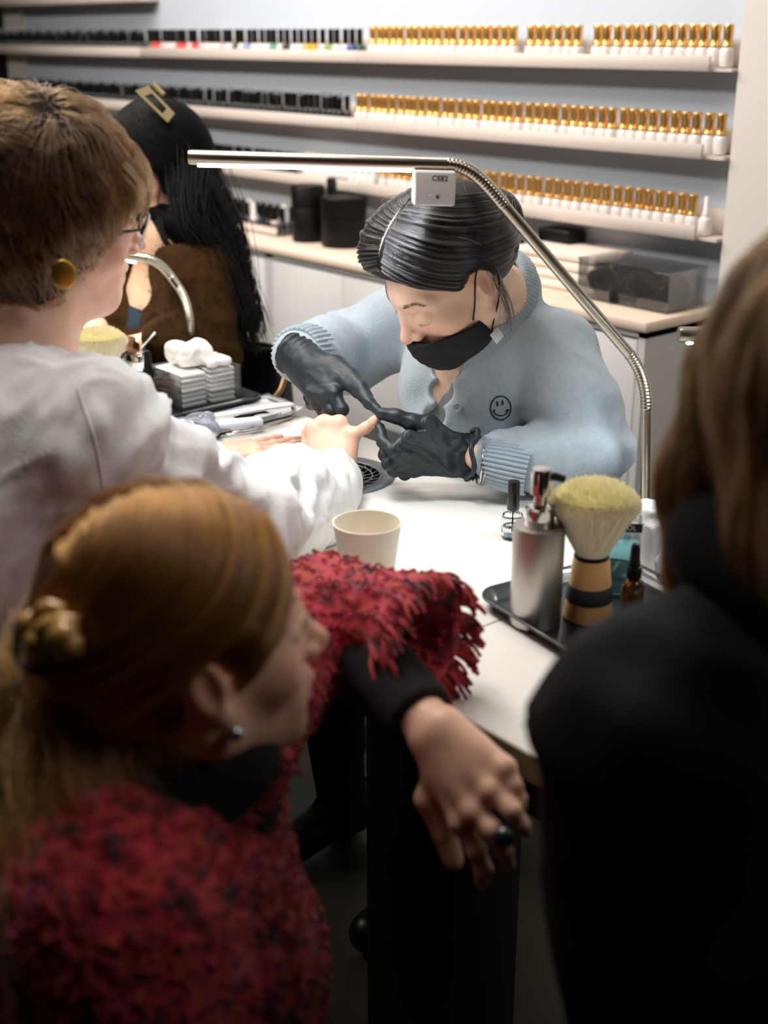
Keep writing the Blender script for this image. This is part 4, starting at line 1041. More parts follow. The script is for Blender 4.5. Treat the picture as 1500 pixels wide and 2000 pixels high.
# cardigan
fp_, bp_ = P(900, 700, 1.93), P(990, 505, 2.0); ringC, ringA = (fp_ + bp_) / 2, (bp_ - fp_) / 2
ringS = np.array([.95, .2, -.1]); ringS = unit(ringS - ringA * (ringS @ ringA) / (ringA @ ringA)); ringN = unit(np.cross(ringS, ringA)); ringN = ringN if ringN[2] > 0 else -ringN
M_card = mat('grey_knit', srgb(170, 184, 194), .88, var=.05, vscale=120, bump=.6, bscale=380, sheen=.25)
M_rib = mat('grey_rib_knit', srgb(158, 172, 182), .88, var=.05, vscale=120, bump=.4, bscale=420, sheen=.25)
gx = axis(-1.86, -1.02, .0055); F = Field(gx, axis(1.10, 1.85, .0055), axis(.40, 1.10, .0055))
F.ell(chM + (0, .01, .0), (.148, .125, .17), None, 0); F.cone(chM + (0, .03, -.05), pelM, .130, .165, .08)
F.cone(neckM + (0, .015, -.045), shL + (0, 0, .0), .056, .070, .04); F.cone(neckM + (0, .015, -.045), shR, .056, .070, .04)
F.ell(P(945, 770, 1.99), (.085, .06, .12), None, .04)
F.chain([shL, (shL + elL) / 2 + (.012, -.005, 0), elL + (.004, 0, .008)], [.071, .066, .060], .012); F.chain([elL + (.004, 0, .008), (elL + wrL) / 2 + (0, 0, .004), wrL * .84 + elL * .16], [.061, .048, .036], .010)
F.chain([shR, elR], [.072, .064], .03); F.chain([elR, (elR + wrR) / 2, wrR * .9 + elR * .1], [.064, .055, .043], .025)
# neck opening and open front
rp = [ringC + ringA * math.cos(t) + ringS * .070 * math.sin(t) - ringN * .010 for t in np.linspace(0, 2 * math.pi, 25)]
F.chain(rp, [.009] * 25, .02)
F.ell(ringC + ringN * .055, (.064, .090, .085), np.stack([ringS, unit(ringA), ringN], 1), .006, 's')
ops = [P(874, 712, 1.95)] + [march(F, *q) for q in ((862, 765), (850, 815), (846, 860), (848, 910))]
for o_, r_ in zip(ops, (.026, .021, .020, .018, .012)): F.cone(o_ - CF * .04, o_ + CF * .026, r_, r_ * .9, .003, 's')
X, Y, Z = F.ax; tb = np.maximum(Y[None, :, None] - 1.33, np.abs(Z[None, None, :] - .715) - .0375) + 0 * X[:, None, None]; F.d = np.maximum(F.d, -tb.astype(np.float32))
V, Q = largest(*F.mesh(2)); N = normals(V, Q)
elw = lambda c, r: np.exp(-(((V - c) / r) ** 2).sum(1))
V = V + folds(V, N, unit(wrL - elL) + (0, 0, .6), 16, .006, 2) * (elw(elL, .09) + elw(shL + (-.03, -.04, -.08), .09))[:, None] + folds(V, N, unit(wrR - elR), 15, .006, 4) * (elw(elR, .12) + .5 * elw(wrR, .12))[:, None]
V = V + N * (fbm(V * 9, 2, 8) * .004 + .008 * crease(V, 11, 5) * (.3 + elw(elL, .12) + elw(elR, .16) + elw(chM + (0, -.1, -.12), .12)))[:, None]
on = (V[:, 1] < 1.33) & (V[:, 2] < .7525) & (V[:, 2] > .70); V[on, 2] = .7525
card = wpart('cardigan', to_mesh(V, Q), M_card, pm); trc = surf_tree(card)
def drop(trc, p, off=.001):
    d = unit(np.asarray(p) - CAM); h = trc.ray_cast(Vector(CAM), Vector(d)); return (np.array(h[0]) - d * off, np.array(h[1])) if h[0] is not None else (np.asarray(p), -d)
def ribs(name, pts, r, half_w, m, parent, nr, up=None, thick=.0045, amp=.0014, ctr=None):
    # ribbed band: a rounded strip swept along pts, ribs running across it
    pts = np.asarray(pts, float); n = len(pts); T, N_, B_ = frames(pts, False); bm = bmesh.new(); rows_ = []
    for i in range(n):
        u = unit(up(i) if up else N_[i]); o_ = unit(np.cross(T[i], u)); o_ = -o_ if ctr is not None and o_ @ (pts[i] - ctr) < 0 else o_; w = amp * math.sin(i / (n - 1) * nr * 2 * math.pi)
        rows_.append([bm.verts.new(Vector(pts[i] + u * half_w * a + o_ * ((thick + w) * b))) for a, b in ((-1, -.6), (-1, .5), (-.7, 1), (0, 1.08), (.7, 1), (1, .5), (1, -.6))])
    for A_, B2 in zip(rows_, rows_[1:]):
        for k in range(7): bm.faces.new((A_[k], A_[(k + 1) % 7], B2[(k + 1) % 7], B2[k]))
    bm.faces.new(rows_[0]); bm.faces.new(rows_[-1][::-1]); return wpart(name, bm_mesh(bm), m, parent)
col_pts = np.array([ringC + ringA * math.cos(t) + ringS * .072 * math.sin(t) + ringN * .016 for t in np.linspace(math.pi - .03, -math.pi + .16, 220)])
ribs('ribbed_collar', col_pts, 0, .0175, M_rib, card, 84, up=lambda i: unit(ringN - .55 * unit(col_pts[i] - ringC)), thick=.0075, ctr=ringC)
def cuff(name, a, b, ra, rb, nr, m, parent, n=240, amp=.0016):
    a, b = np.array(a), np.array(b); ax = unit(b - a); e1 = unit(np.cross(ax, [0, 0, 1])); e2 = np.cross(ax, e1); bm = bmesh.new(); rr_ = []
    for t in np.linspace(0, 1, 8):
        rr_.append([bm.verts.new(Vector(a + (b - a) * t + (e1 * math.cos(x) + e2 * math.sin(x)) * (ra + (rb - ra) * t + amp * math.sin(nr * x) + .002 * math.sin(t * 3.14)))) for x in [2 * math.pi * i / n for i in range(n)]])
    rr_.append([bm.verts.new(Vector(b + (e1 * math.cos(x) + e2 * math.sin(x)) * rb * .86)) for x in [2 * math.pi * i / n for i in range(n)]])
    rr_.append([bm.verts.new(Vector(b - ax * .02 + (e1 * math.cos(x) + e2 * math.sin(x)) * rb * .80)) for x in [2 * math.pi * i / n for i in range(n)]])
    for A_, B2 in zip(rr_, rr_[1:]):
        for i in range(n): bm.faces.new((A_[i], A_[(i + 1) % n], B2[(i + 1) % n], B2[i]))
    return wpart(name, bm_mesh(bm), m, parent)
cuff('ribbed_cuff', P(1035, 918, 1.865), P(948, 900, 1.88), .0375, .034, 34, M_rib, card)
cuff('ribbed_cuff', wrR * .72 + elR * .28, wrR * .97 + elR * .03, .047, .043, 34, M_rib, card)
# front edges: placket strips, buttons and the smiling face embroidery laid on the cardigan
M_btn = mat('grey_button', srgb(168, 178, 186), .35); M_emb = mat('navy_thread', srgb(26, 32, 46), .8)
def button(p, n):
    n = unit(n); e = unit(np.cross(n, [0, 0, 1])); f_ = np.cross(n, e); bm = lathe_bm([(0, .001), (.0035, .0008), (.0056, .0024), (.0064, .0026), (.0068, .0012), (.0066, 0), (0, 0)], 20)
    for k in range(4):
        a = math.pi / 4 + k * math.pi / 2; lathe_bm([(.0007, .0006), (.0007, .0017)], 6, bm, center=(.0016 * math.cos(a), .0016 * math.sin(a)))
    for v_ in bm.verts: v_.co = Vector(p + e * v_.co.x + f_ * v_.co.y + n * v_.co.z)
    return wpart('button', bm_mesh(bm), M_btn, card)
for q, d in (((903, 698), 1.9), ((893, 796), 1.95)):
    p, n = drop(trc, P(*q, d), .006); button(p, -CF * .7 + n * .5)
smc = (978, 797)
def emb(name, pxs, r=.0009, closed=False):
    pts = [drop(trc, P(x, y, 1.9), .0008)[0] for x, y in pxs]; return tube(name, pts, r, M_emb, card, 6, closed)
emb('smile_outline', [(smc[0] + 20 * math.cos(a), smc[1] + 23 * math.sin(a)) for a in np.linspace(0, 2 * math.pi, 40, endpoint=False)], .0010, True)
emb('smile_mouth', [(smc[0] + 13.5 * math.cos(a), smc[1] + 4 + 11 * math.sin(a)) for a in np.linspace(.12, math.pi - .12, 20)])
emb('smile_eye', [(smc[0] - 7, smc[1] - 13), (smc[0] - 6.5, smc[1] - 9), (smc[0] - 6, smc[1] - 4)], .0014)
emb('smile_eye', [(smc[0] + 3, smc[1] - 15), (smc[0] + 3.5, smc[1] - 11), (smc[0] + 4, smc[1] - 6)], .0014)
emb('smile_dimple', [(smc[0] + 10, smc[1] + 5), (smc[0] + 15, smc[1] + 3), (smc[0] + 16, smc[1] + 6)])
emb('smile_dimple', [(smc[0] - 15, smc[1] + 7), (smc[0] - 13, smc[1] + 4), (smc[0] - 10, smc[1] + 4)])
# V-necked grey top under the cardigan
F = Field(axis(-1.62, -1.15, .005), axis(1.28, 1.70, .005), axis(.45, 1.0, .005))
F.ell(chM + (0, .01, -.0), (.132, .104, .150), None, 0); F.cone(chM + (0, .03, -.05), pelM, .115, .15, .08); F.ell(P(945, 770, 2.02), (.08, .055, .11), None, .05)
for q, r_ in (((862, 690), .034), ((866, 718), .024), ((868, 738), .014), ((870, 752), .007)): o_ = march(F, *q); F.cone(o_ - CF * .05, o_ + CF * .012, r_, r_ * .8, .002, 's')
F.half((0, 0, .955), (0, 0, 1))
V, Q = largest(*F.mesh(2)); N = normals(V, Q); V = V + N * (fbm(V * 14, 2, 2) * .003)[:, None]
wpart('grey_top', to_mesh(V, Q), mat('grey_jersey', srgb(138, 140, 142), .9, var=.06, vscale=200), pm)
# trousers and shoes, mostly behind the table
def legs(pel, kneeL, kneeR, footL, footR, m, parent, toe, name='trousers', h=.011):
    F = Field(*[axis(min(a) - .16, max(a) + .16, h) for a in zip(pel, kneeL, kneeR, footL, footR)])
    ax = unit(np.array(kneeL) - np.array(kneeR)); pel = np.array(pel)
    for s_, k_, f_ in ((1, kneeL, footL), (-1, kneeR, footR)):
        hp = pel + ax * .085 * s_; F.cone(hp, k_, .085, .062, .04); F.cone(k_, f_, .062, .045, .03)
    F.ell(pel, (.17, .13, .11), None, .04)
    V, Q = F.mesh(2); N = normals(V, Q); V = V + N * (fbm(V * 18, 2, 6) * .005)[:, None]
    wpart(name, to_mesh(V, Q), m, parent)
    for f_ in (footL, footR):
        f_ = np.array(f_, float); toe = unit(toe); lo = f_ - .16; hi = f_ + .16 + np.abs(toe) * .1
        F = Field(*[axis(lo[i] - .12, hi[i] + .12, .010) for i in range(3)])
        F.cone(f_ + (0, 0, .02) - toe * .03, f_ + toe * .15 + (0, 0, -.02), .042, .034, .02); F.cone(f_ - toe * .03, f_ + (0, 0, .05), .04, .042, .02); F.half((0, 0, .003), (0, 0, -1))
        V, Q = F.mesh(1); wpart('shoe', to_mesh(V, Q), M_shoe, parent)
M_shoe = mat('black_shoe', srgb(12, 12, 13), .35); M_trs = mat('black_trousers', srgb(13, 13, 15), .9)
legs(pelM, (-1.30, 1.20, .54), (-1.56, 1.20, .54), (-1.30, 1.22, .06), (-1.56, 1.22, .06), M_trs, pm, (0, -1, 0))
# gloves
M_glove = mat('black_nitrile', srgb(30, 40, 47), .46, var=.06, vscale=30, bump=.25, bscale=90)
def glove(wrist, chains, thumb, n, cuff_to, flare, seed, sc=1.0):
    allp = np.vstack([wrist[None], cuff_to[None]] + [np.array(c) for c in chains] + [np.array(thumb)]); lo, hi = allp.min(0) - .06, allp.max(0) + .06
    F = Field(*[axis(lo[i], hi[i], .0019) for i in range(3)])
    hand_sdf(F, wrist, chains, thumb, n, sc, grow=.0010)
    F.cone(wrist * 1.0 + (np.mean([c[0] for c in chains], 0) - wrist) * .25, wrist, .029, .0275, .012)
    F.cone(wrist, cuff_to, .0275, flare, .01)
    ax = unit(cuff_to - wrist); F.half(cuff_to, ax)
    V, Q = F.mesh(2); N = normals(V, Q); r = np.linalg.norm(V - wrist, axis=1); tt = (V - wrist) @ ax
    V = V + N * (.0006 * (1 - 2 * np.abs(fbm(V * np.array([50, 50, 50]), 2, seed))) - .0003)[:, None]
    V = V + N * (.0016 * np.sin(tt * 620 + fbm(V * 30, 2, seed + 1) * 2.5) * np.exp(-(tt - .012) ** 2 / .0006))[:, None]
    return wpart('glove', to_mesh(V, Q), M_glove, pm)
tip = P(738, 803, 1.885)
glove(wrR + (P(600, 705, 1.985) - wrR) * .3,
      [px((668, 742, 1.940), (700, 765, 1.915), (722, 787, 1.895), (737, 801, 1.885)), px((652, 768, 1.935), (668, 800, 1.925), (655, 806, 1.955), (640, 790, 1.975)),
       px((632, 776, 1.945), (645, 802, 1.940), (630, 802, 1.965), (618, 785, 1.98)), px((612, 770, 1.955), (620, 792, 1.950), (608, 790, 1.975), (600, 775, 1.985))],
      px((655, 712, 1.965), (685, 735, 1.940), (705, 758, 1.915), (718, 775, 1.905)), unit(P(690, 690, 1.9) - P(645, 770, 2.0)) * .6 - CF * .6, wrR + (wrR - P(640, 730, 1.95)) * .12, .036, 3, 1.0)
glove(wrL + (P(850, 880, 1.87) - wrL) * .18,
      [px((800, 858, 1.850), (768, 880, 1.850), (748, 862, 1.865), (742, 835, 1.875)), px((790, 882, 1.862), (760, 905, 1.868), (752, 888, 1.885), (752, 868, 1.89)),
       px((795, 903, 1.875), (770, 918, 1.885), (765, 900, 1.900), (775, 885, 1.905)), px((808, 915, 1.890), (790, 926, 1.900), (785, 910, 1.912), (795, 895, 1.92))],
      px((838, 832, 1.870), (806, 826, 1.872), (775, 813, 1.872), (745, 808, 1.872)), -CF * .8 + CU * .5, P(920, 891, 1.876), .038, 5, 1.02)
# glove cuff rim, rolled
def rim(c, ax, r, seed, m, parent):
    ax = unit(ax); e1 = unit(np.cross(ax, [0, 0, 1])); e2 = np.cross(ax, e1); pts = []
    for a in np.linspace(0, 2 * math.pi, 48, endpoint=False):
        q = r * (1 + .09 * math.sin(3 * a + seed) + .05 * math.sin(7 * a)); pts.append(c + (e1 * math.cos(a) + e2 * math.sin(a)) * q + ax * .004 * math.sin(4 * a + seed))
    return tube('glove_rim', pts, .0040, m, parent, 8, True)
rim(P(921, 891, 1.876), P(935, 893, 1.876) - P(905, 889, 1.876), .0365, 1, M_glove, pm)
# bracelet on the left wrist
e_ax = unit(P(960, 898, 1.88) - P(920, 890, 1.88)); e1 = unit(np.cross(e_ax, [0, 0, 1])); e2 = np.cross(e_ax, e1); c = P(940, 908, 1.878)
tube('bracelet', [c + (e1 * math.cos(a) + e2 * math.sin(a)) * .030 + e_ax * .002 * math.sin(2 * a) for a in np.linspace(0, 2 * math.pi, 40, endpoint=False)], .0016, mat('silver', srgb(215, 210, 205), .2, metal=1), body, 8, True)
tube('bracelet', [c + e_ax * .006 + (e1 * math.cos(a) + e2 * math.sin(a)) * .0305 for a in np.linspace(0, 2 * math.pi, 40, endpoint=False)], .0011, mat('silver_chain', srgb(200, 196, 190), .25, metal=1), body, 8, True)
# ================================================================== the customer (white linen shirt, short brown hair, glasses)
skinC = srgb(230, 182, 158)
HC = Head((-1.4041, .6853, 1.2022), (.174, .978, -.1135), (.2815, .061, .9576), 1.0)
pc = thing('person', 'person in white linen shirt with short brown hair and glasses, both hands on the table', 'person', (-1.37, .42, 0))
neckC = np.array([-1.405, .615, 1.055]); pelC = np.array([-1.40, .36, .52]); chC = np.array([-1.40, .55, .86])
cshR, cshL = P(145, 875, 1.42), np.array([-1.58, .66, .96])
celR, cwrR = P(450, 1050, 1.56), P(648, 940, 1.895)
celL, cwrL = np.array([-1.80, .86, .80]), onz(385, 892, .778)
xs = axis(-1.93, -1.05, .012, [(-1.49, -1.31, .0026), (-1.70, -1.38, .0030)])
F = Field(axis(-1.93, -1.05, .012, [(-1.495, -1.32, .0026), (-1.76, -1.40, .0026)]), axis(.22, 1.25, .012, [(.57, .80, .0026), (1.03, 1.20, .0022)]), axis(.42, 1.33, .012, [(.75, .87, .0022), (1.07, 1.32, .0026)]))
head_sdf(F, HC, closed=False, jaw=1.08, nose=1.08, cheek=1.1); neck_sdf(F, HC, neckC, .055, .060)
F.ell(HC.w((0, .03, -.105)), (.045, .05, .025), None, .03)
F.cone(neckC, chC, .07, .11, .05); F.ell(chC, (.15, .11, .17), None, .04); F.cone(chC, pelC, .11, .14, .05)
for a, b, c in ((cshR, celR, cwrR), (cshL, celL, cwrL)):
    F.cone(neckC + (0, -.01, -.04), a, .05, .052, .04); F.cone(a, b, .05, .040, .03); F.cone(b, c, .040, .0245, .02)
# right hand: knuckles up, the little finger held out to the gloves
RH = [px((612, 838, 1.920), (604, 846, 1.965), (612, 868, 1.985), (622, 885, 1.98)), px((634, 826, 1.918), (618, 838, 1.970), (628, 862, 1.995), (640, 885, 1.99)), px((663, 827, 1.912), (650, 842, 1.968), (655, 868, 1.985), (660, 890, 1.975)),
      px((688, 850, 1.905), (714, 836, 1.895), (731, 823, 1.890), (741, 813, 1.886))]
RT = px((618, 890, 1.935), (604, 872, 1.955), (603, 852, 1.965))
nRH = -CF * .75 + CU * .65
hand_sdf(F, cwrR, RH, RT, nRH, 1.08)
z0 = .762
LH = [[onz(498, 893, .776), onz(535, 892, .772), onz(562, 886, .766), onz(586, 879, z0)], [onz(500, 884, .779), onz(542, 879, .776), onz(574, 870, .768), onz(598, 863, z0)], [onz(494, 877, .777), onz(534, 870, .774), onz(562, 863, .766), onz(584, 858, z0)], [onz(482, 871, .772), onz(512, 863, .769), onz(532, 858, .764), onz(548, 854, z0)]]
LT = [onz(452, 912, .774), onz(490, 920, .770), onz(518, 925, .764)]
hand_sdf(F, cwrL, LH, LT, (0, 0, 1), 1.04)
V, Q = F.mesh(1)
nl = [(LH[0][3] + CR * .004 + (0, 0, .006), .0055), (LH[1][3] + CR * .004 + (0, 0, .006), .0055), (LH[2][3] + CR * .004 + (0, 0, .006), .0055), (LT[2] + CR * .004 + (0, 0, .007), .0065), (RH[3][3] - CF * .006, .005)]
colC = skin_col(V, HC, skinC, srgb(196, 118, 112), .38, nl)
bodyC = wpart('body', to_mesh(V, Q, colC), M_skin, pc); trC = surf_tree(bodyC)
eyes(HC, bodyC, (.05, 1, -.25), (110, 120, 120))
M_brC = hairmat('brow_brown', srgb(90, 66, 44), .4); brows(HC, trC, M_brC, bodyC); lashes(HC, M_brC, bodyC, False)
# glasses: black upper rims, clear lenses, temples
M_frame = mat('black_frame', srgb(16, 16, 18), .25); M_lens = mat('lens_glass', (1, 1, 1), .0, trans=1.0, ior=1.05, alpha=.25)
g = thing('tmp', None, None); bpy.data.objects.remove(g)
gl = None
for x in (-1, 1):
    top = [HC.w(q) for q in bez([(x * .010, .103, .006), (x * .018, .104, .0145), (x * .036, .101, .0165), (x * .056, .090, .0135), (x * .0605, .085, .004)], 8)]
    low = [HC.w(q) for q in bez([(x * .0605, .085, .004), (x * .056, .090, -.013), (x * .038, .100, -.0205), (x * .018, .104, -.0155), (x * .010, .103, .006)], 8)]
    if gl is None: gl = tube('glasses', top, .0022, M_frame, pc, 8)
    else: tube('upper_rim', top, .0022, M_frame, gl, 8)
    tube('lower_rim', low, .0008, mat('steel_wire', srgb(170, 170, 172), .25, metal=1), gl, 6)
    tube('temple', [HC.w(q) for q in bez([(x * .0605, .086, .010), (x * .074, .05, .010), (x * .080, .0, .010), (x * .080, -.03, -.006)], 8)], .0020, M_frame, gl, 6)
    bm = bmesh.new(); loop = list(top) + list(low)[1:-1]; bm.faces.new([bm.verts.new(Vector(p)) for p in loop]); bmesh.ops.triangulate(bm, faces=bm.faces[:]); bmesh.ops.solidify(bm, geom=bm.faces[:], thickness=.0012)
    wpart('lens', bm_mesh(bm), M_lens, gl, False)
tube('bridge', [HC.w(q) for q in bez([(-.010, .103, .006), (0, .107, .010), (.010, .103, .006)], 6)], .0018, M_frame, gl, 6)
# earring: brushed gold disc hanging at the right ear
c = P(124, 536, 1.372); nn = unit(HC.R[:, 0] * .95 - CF * .6); e1 = unit(np.cross(nn, [0, 0, 1])); e2 = np.cross(nn, e1)
bm = lathe_bm([(0, .0012), (.0118, .0012), (.0128, .0004), (.0128, -.0004), (.0118, -.0012), (0, -.0012)], 40)
for v_ in bm.verts: v_.co = Vector(c + e1 * v_.co.x + e2 * v_.co.y * 1.25 + nn * v_.co.z)
er = wpart('earring', bm_mesh(bm), mat('gold_disc', srgb(214, 172, 74), .38, metal=1, var=.12, vscale=90), bodyC); tube('ear_hook', [c + e2 * (-.011 if e2[2] < 0 else .011), HC.w((.081, -.004, -.036))], .0008, M_gold, er, 6)
# hair: short tousled layers
M_hC = mat('brown_hair_base', srgb(30, 20, 12), .8, spec=.2, bump=.4, bscale=120, var=.2)
M_hsC = hairmat('brown_hair', srgb(66, 41, 19), .28, .3, .7)
F = Field(axis(-.14, .14, .004), axis(-.19, .15, .004), axis(-.20, .17, .004))
F.ell((0, -.026, .036), (.098, .116, .106), None, .01); F.ell((0, -.085, -.045), (.072, .05, .075), None, .05); F.ell((0, -.085, -.12), (.05, .03, .05), None, .04)
for x in (-1, 1): F.ell((x * .072, -.008, .012), (.026, .040, .055), None, .03); F.ell((x * .074, -.040, -.045), (.022, .035, .05), None, .03)
F.ell((0, .092, -.045), (.105, .083, .092), None, .012, 's')
V, Q = F.mesh(2); N = normals(V, Q); V = V + N * (fbm(V * 32, 2, 4) * .005)[:, None]
hairC = wpart('hair', to_mesh(HC.ws(V), Q), M_hC, pc); thc = surf_tree(hairC)
polys = []; cc = HC.w((0, -.03, .03))
for i in range(5200):
    d = unit(rng.normal(size=3)); d[2] = d[2] * .8 + .25; d = unit(d)
    if d[1] > .10 and d[2] < .25 - .5 * (d[1] < .3): continue
    a = snap(thc, cc, HC.R @ d, .35, random.uniform(-.004, .004))
    if a is None: continue
    L_ = HC.l(a); crown = np.array([.01, -.05, .12]); fl = L_ - crown; fl = fl - d * (fl @ d); fl = unit(fl + .9 * np.array([vnoise(L_[None] * 16, 40 + z)[0] for z in range(3)]) + .10 * rng.normal(size=3) + np.array([0, .35, -.1])); ln = random.uniform(.05, .095); cu = 1.3 * vnoise(L_[None] * 22, 8)[0] + random.uniform(-1, 1) * .15; sd = np.cross(d, fl)
    pts = []; lift = random.uniform(.001, .010)
    for t in np.linspace(0, 1, 10):
        p = HC.w(L_ + fl * ln * t + sd * cu * .014 * math.sin(t * 2.6) - np.array([0, 0, 1]) * .014 * t * t)
        q = snap(thc, cc, p - cc, .35, lift * math.sin(min(1, t * 1.3) * 2.2) + .0005)
        pts.append(q if q is not None else p)
    pts = np.array(pts)
    if np.linalg.norm(np.diff(pts, axis=0), axis=1).max() < .03: polys.append(pts)
for i in range(420):      # fringe and nape locks
    if i < 230:
        x = random.uniform(-.075, .085); p0 = np.array([x, .082 - 5.5 * x * x, .085 + random.uniform(-.01, .01)]); v1 = np.array([.35 * x + random.uniform(-.004, .01), .026, -.018]); v2 = np.array([x * .5 + random.uniform(-.012, .012), .022 - abs(x) * .25, random.uniform(-.055, -.030)])
    elif i < 330:
        x = .084; p0 = np.array([x, random.uniform(-.06, .005), random.uniform(.02, .06)]); v1 = np.array([.010, -.006, -.03]); v2 = np.array([.004, random.uniform(-.05, -.015), random.uniform(-.12, -.08)])
    else:
        a = random.uniform(-1.2, 1.2); p0 = np.array([.075 * math.sin(a), -.075 - .045 * math.cos(a), -.07]); v1 = np.array([.02 * math.sin(a), -.012, -.03]); v2 = np.array([.035 * math.sin(a), random.uniform(-.02, .03), random.uniform(-.085, -.055)])
    polys.append([HC.w(p0 + v1 * 2 * t * (1 - t) + v2 * t * t + np.array([0, 0, 0])) for t in np.linspace(0, 1, 10)])
strands('hair_strands', polys, .0007, .00025, M_hsC, hairC)
# shirt
M_linen = mat('white_linen', srgb(224, 223, 224), .85, var=.03, vscale=160, bump=.35, bscale=260)
F = Field(axis(-1.98, -1.02, .0065), axis(.12, 1.22, .0065), axis(.40, 1.12, .0065))
F.ell(chC + (0, -.02, .0), (.205, .155, .20), None, 0); F.cone(chC + (0, -.02, -.03), pelC, .175, .215, .08)
F.cone(neckC + (0, -.03, -.075), cshR, .075, .095, .06); F.cone(neckC + (0, -.03, -.075), cshL, .075, .09, .06)
F.cone(cshR, celR, .093, .074, .03); F.chain([celR, (celR + cwrR) / 2, cwrR * .90 + celR * .10], [.074, .066, .050], .03)
F.cone(cshL, celL, .09, .072, .03); F.chain([celL, (celL + cwrL) / 2, cwrL * .86 + celL * .14], [.072, .06, .045], .03)
F.cone(neckC + (.0, .005, -.005), neckC + (.0, .05, .12), .060, .095, .012, 's')
F.cone(neckC + (0, .06, -.02), chC + (0, .16, -.02), .03, .02, .015, 's')
F.half((0, 0, .7528), (0, 0, -1)) if False else None
X, Y, Z = [a.astype(np.float32) for a in F.ax]
tb = np.maximum(np.maximum(.79 - Y[None, :, None], Z[None, None, :] - .7525), 0 * X[:, None, None] - 1) ; F.d = np.maximum(F.d, -tb)
V, Q = F.mesh(2); N = normals(V, Q)
g3 = lambda c, r: np.exp(-(((V - c) / r) ** 2).sum(1))
arm = unit(celR - cshR); Vs = V + np.outer(V @ arm, arm) * 1.2
V = V + N * ((.0085 * crease(Vs, 9, 11) + .004 * crease(Vs, 20, 14)) * (.35 + g3(celR, .20) + .8 * g3(cshR, .15) + .7 * g3(cwrR, .16) + .5 * g3((celR + cwrR) / 2, .12)) + .003 * crease(V, 14, 17))[:, None]
on = (V[:, 1] > .79) & (V[:, 2] < .7525) & (V[:, 2] > .70); V[on, 2] = .7525
shirt = wpart('linen_shirt', to_mesh(V, Q), M_linen, pc)
cuff('shirt_cuff', cwrR * .72 + celR * .28, cwrR * .93 + celR * .07, .060, .047, 9, M_linen, shirt, 96, .0012)
sm = bez([P(x, y, 1.33) for x, y in [(150, 760), (185, 860), (205, 980), (222, 1080)]], 8); trs = surf_tree(shirt)
sm = [drop(trs, p, .0006)[0] for p in sm]; tube('sleeve_seam', sm, .0016, M_linen, shirt, 6)
legs(pelC, (-1.22, .62, .53), (-1.56, .66, .53), (-1.22, .68, .06), (-1.58, .70, .06), mat('light_grey_trousers', srgb(60, 62, 66), .9), pc, (.1, 1, 0))

# ================================================================== the crouching woman in the red knit
skinK = srgb(232, 186, 160)
HK = Head((-.8034, .4778, .946), (.273, .959, .0743), (-.016, -.0727, .9972), 1.0)
pk = thing('person', 'person with golden brown half-up hair in fuzzy red knit leaning an arm on the table', 'person', (-.86, .33, 0))
neckK = P(365, 1570, 1.045); kshR, kshL = P(230, 1760, .97), np.array([-.905, .545, .765])
pelK = np.array([-.88, .26, .30]); chK = neckK + np.array([-.03, -.045, -.17])
kelL, kwrL = P(640, 1195, 1.375), P(855, 1435, 1.205)
kelR = kshR + np.array([.05, -.02, -.26]); kwrR = kelR + np.array([-.17, .12, -.02])
F = Field(axis(-1.10, -.50, .011, [(-.92, -.69, .0026)]), axis(.10, .86, .011, [(.36, .60, .0026), (.66, .76, .0026)]), axis(.28, 1.07, .011, [(.66, .79, .0026), (.82, 1.06, .0026)]))
head_sdf(F, HK, closed=False, lips=1.45); neck_sdf(F, HK, neckK, .047, .047)
F.cone(neckK + (0, 0, -.03), chK, .045, .10, .03); F.ell(chK, (.13, .095, .14), None, .04); F.cone(chK, pelK, .10, .13, .05)
for a, b, c in ((kshR, kelR, kwrR), (kshL, kelL, kwrL)):
    F.cone(neckK + (0, 0, -.07), a, .036, .042, .02); F.cone(a, b, .042, .036, .03); F.cone(b, c, .036, .0235, .02)
KH = [px((902, 1606, 1.180), (930, 1660, 1.178), (945, 1700, 1.185), (940, 1725, 1.20)), px((928, 1585, 1.165), (962, 1622, 1.152), (985, 1660, 1.155), (995, 1690, 1.17)),
      px((962, 1545, 1.160), (1000, 1583, 1.146), (1020, 1612, 1.148), (1028, 1628, 1.155)), px((985, 1502, 1.165), (1004, 1535, 1.158), (1014, 1560, 1.160), (1018, 1576, 1.165))]
KT = px((840, 1560, 1.215), (868, 1625, 1.215), (885, 1680, 1.215))
nKH = -CF * .85 + CU * .35 + CR * .4
hand_sdf(F, kwrL, KH, KT, nKH, 1.02)
V, Q = F.mesh(1)
ns = [(KH[2][3] + nKH * .004, .005), (KH[3][3] + nKH * .004, .0045)]
cK = skin_col(V, HK, skinK, srgb(205, 62, 96), .42, ns)
kn = np.zeros(len(V))
for c_ in KH: kn = np.maximum(kn, np.exp(-(np.linalg.norm(V - c_[0], axis=1) / .011) ** 2))
cK = cK * (1 - .45 * kn[:, None]) + .45 * kn[:, None] * np.array(skinK[:3]) * np.array([1.02, .68, .64])
bodyK = wpart('body', to_mesh(V, Q, cK), M_skin, pk); trK = surf_tree(bodyK)
eyes(HK, bodyK, (-.1, 1, -.1), (80, 90, 70)); brows(HK, trK, M_brC, bodyK); lashes(HK, M_browb, bodyK, False)
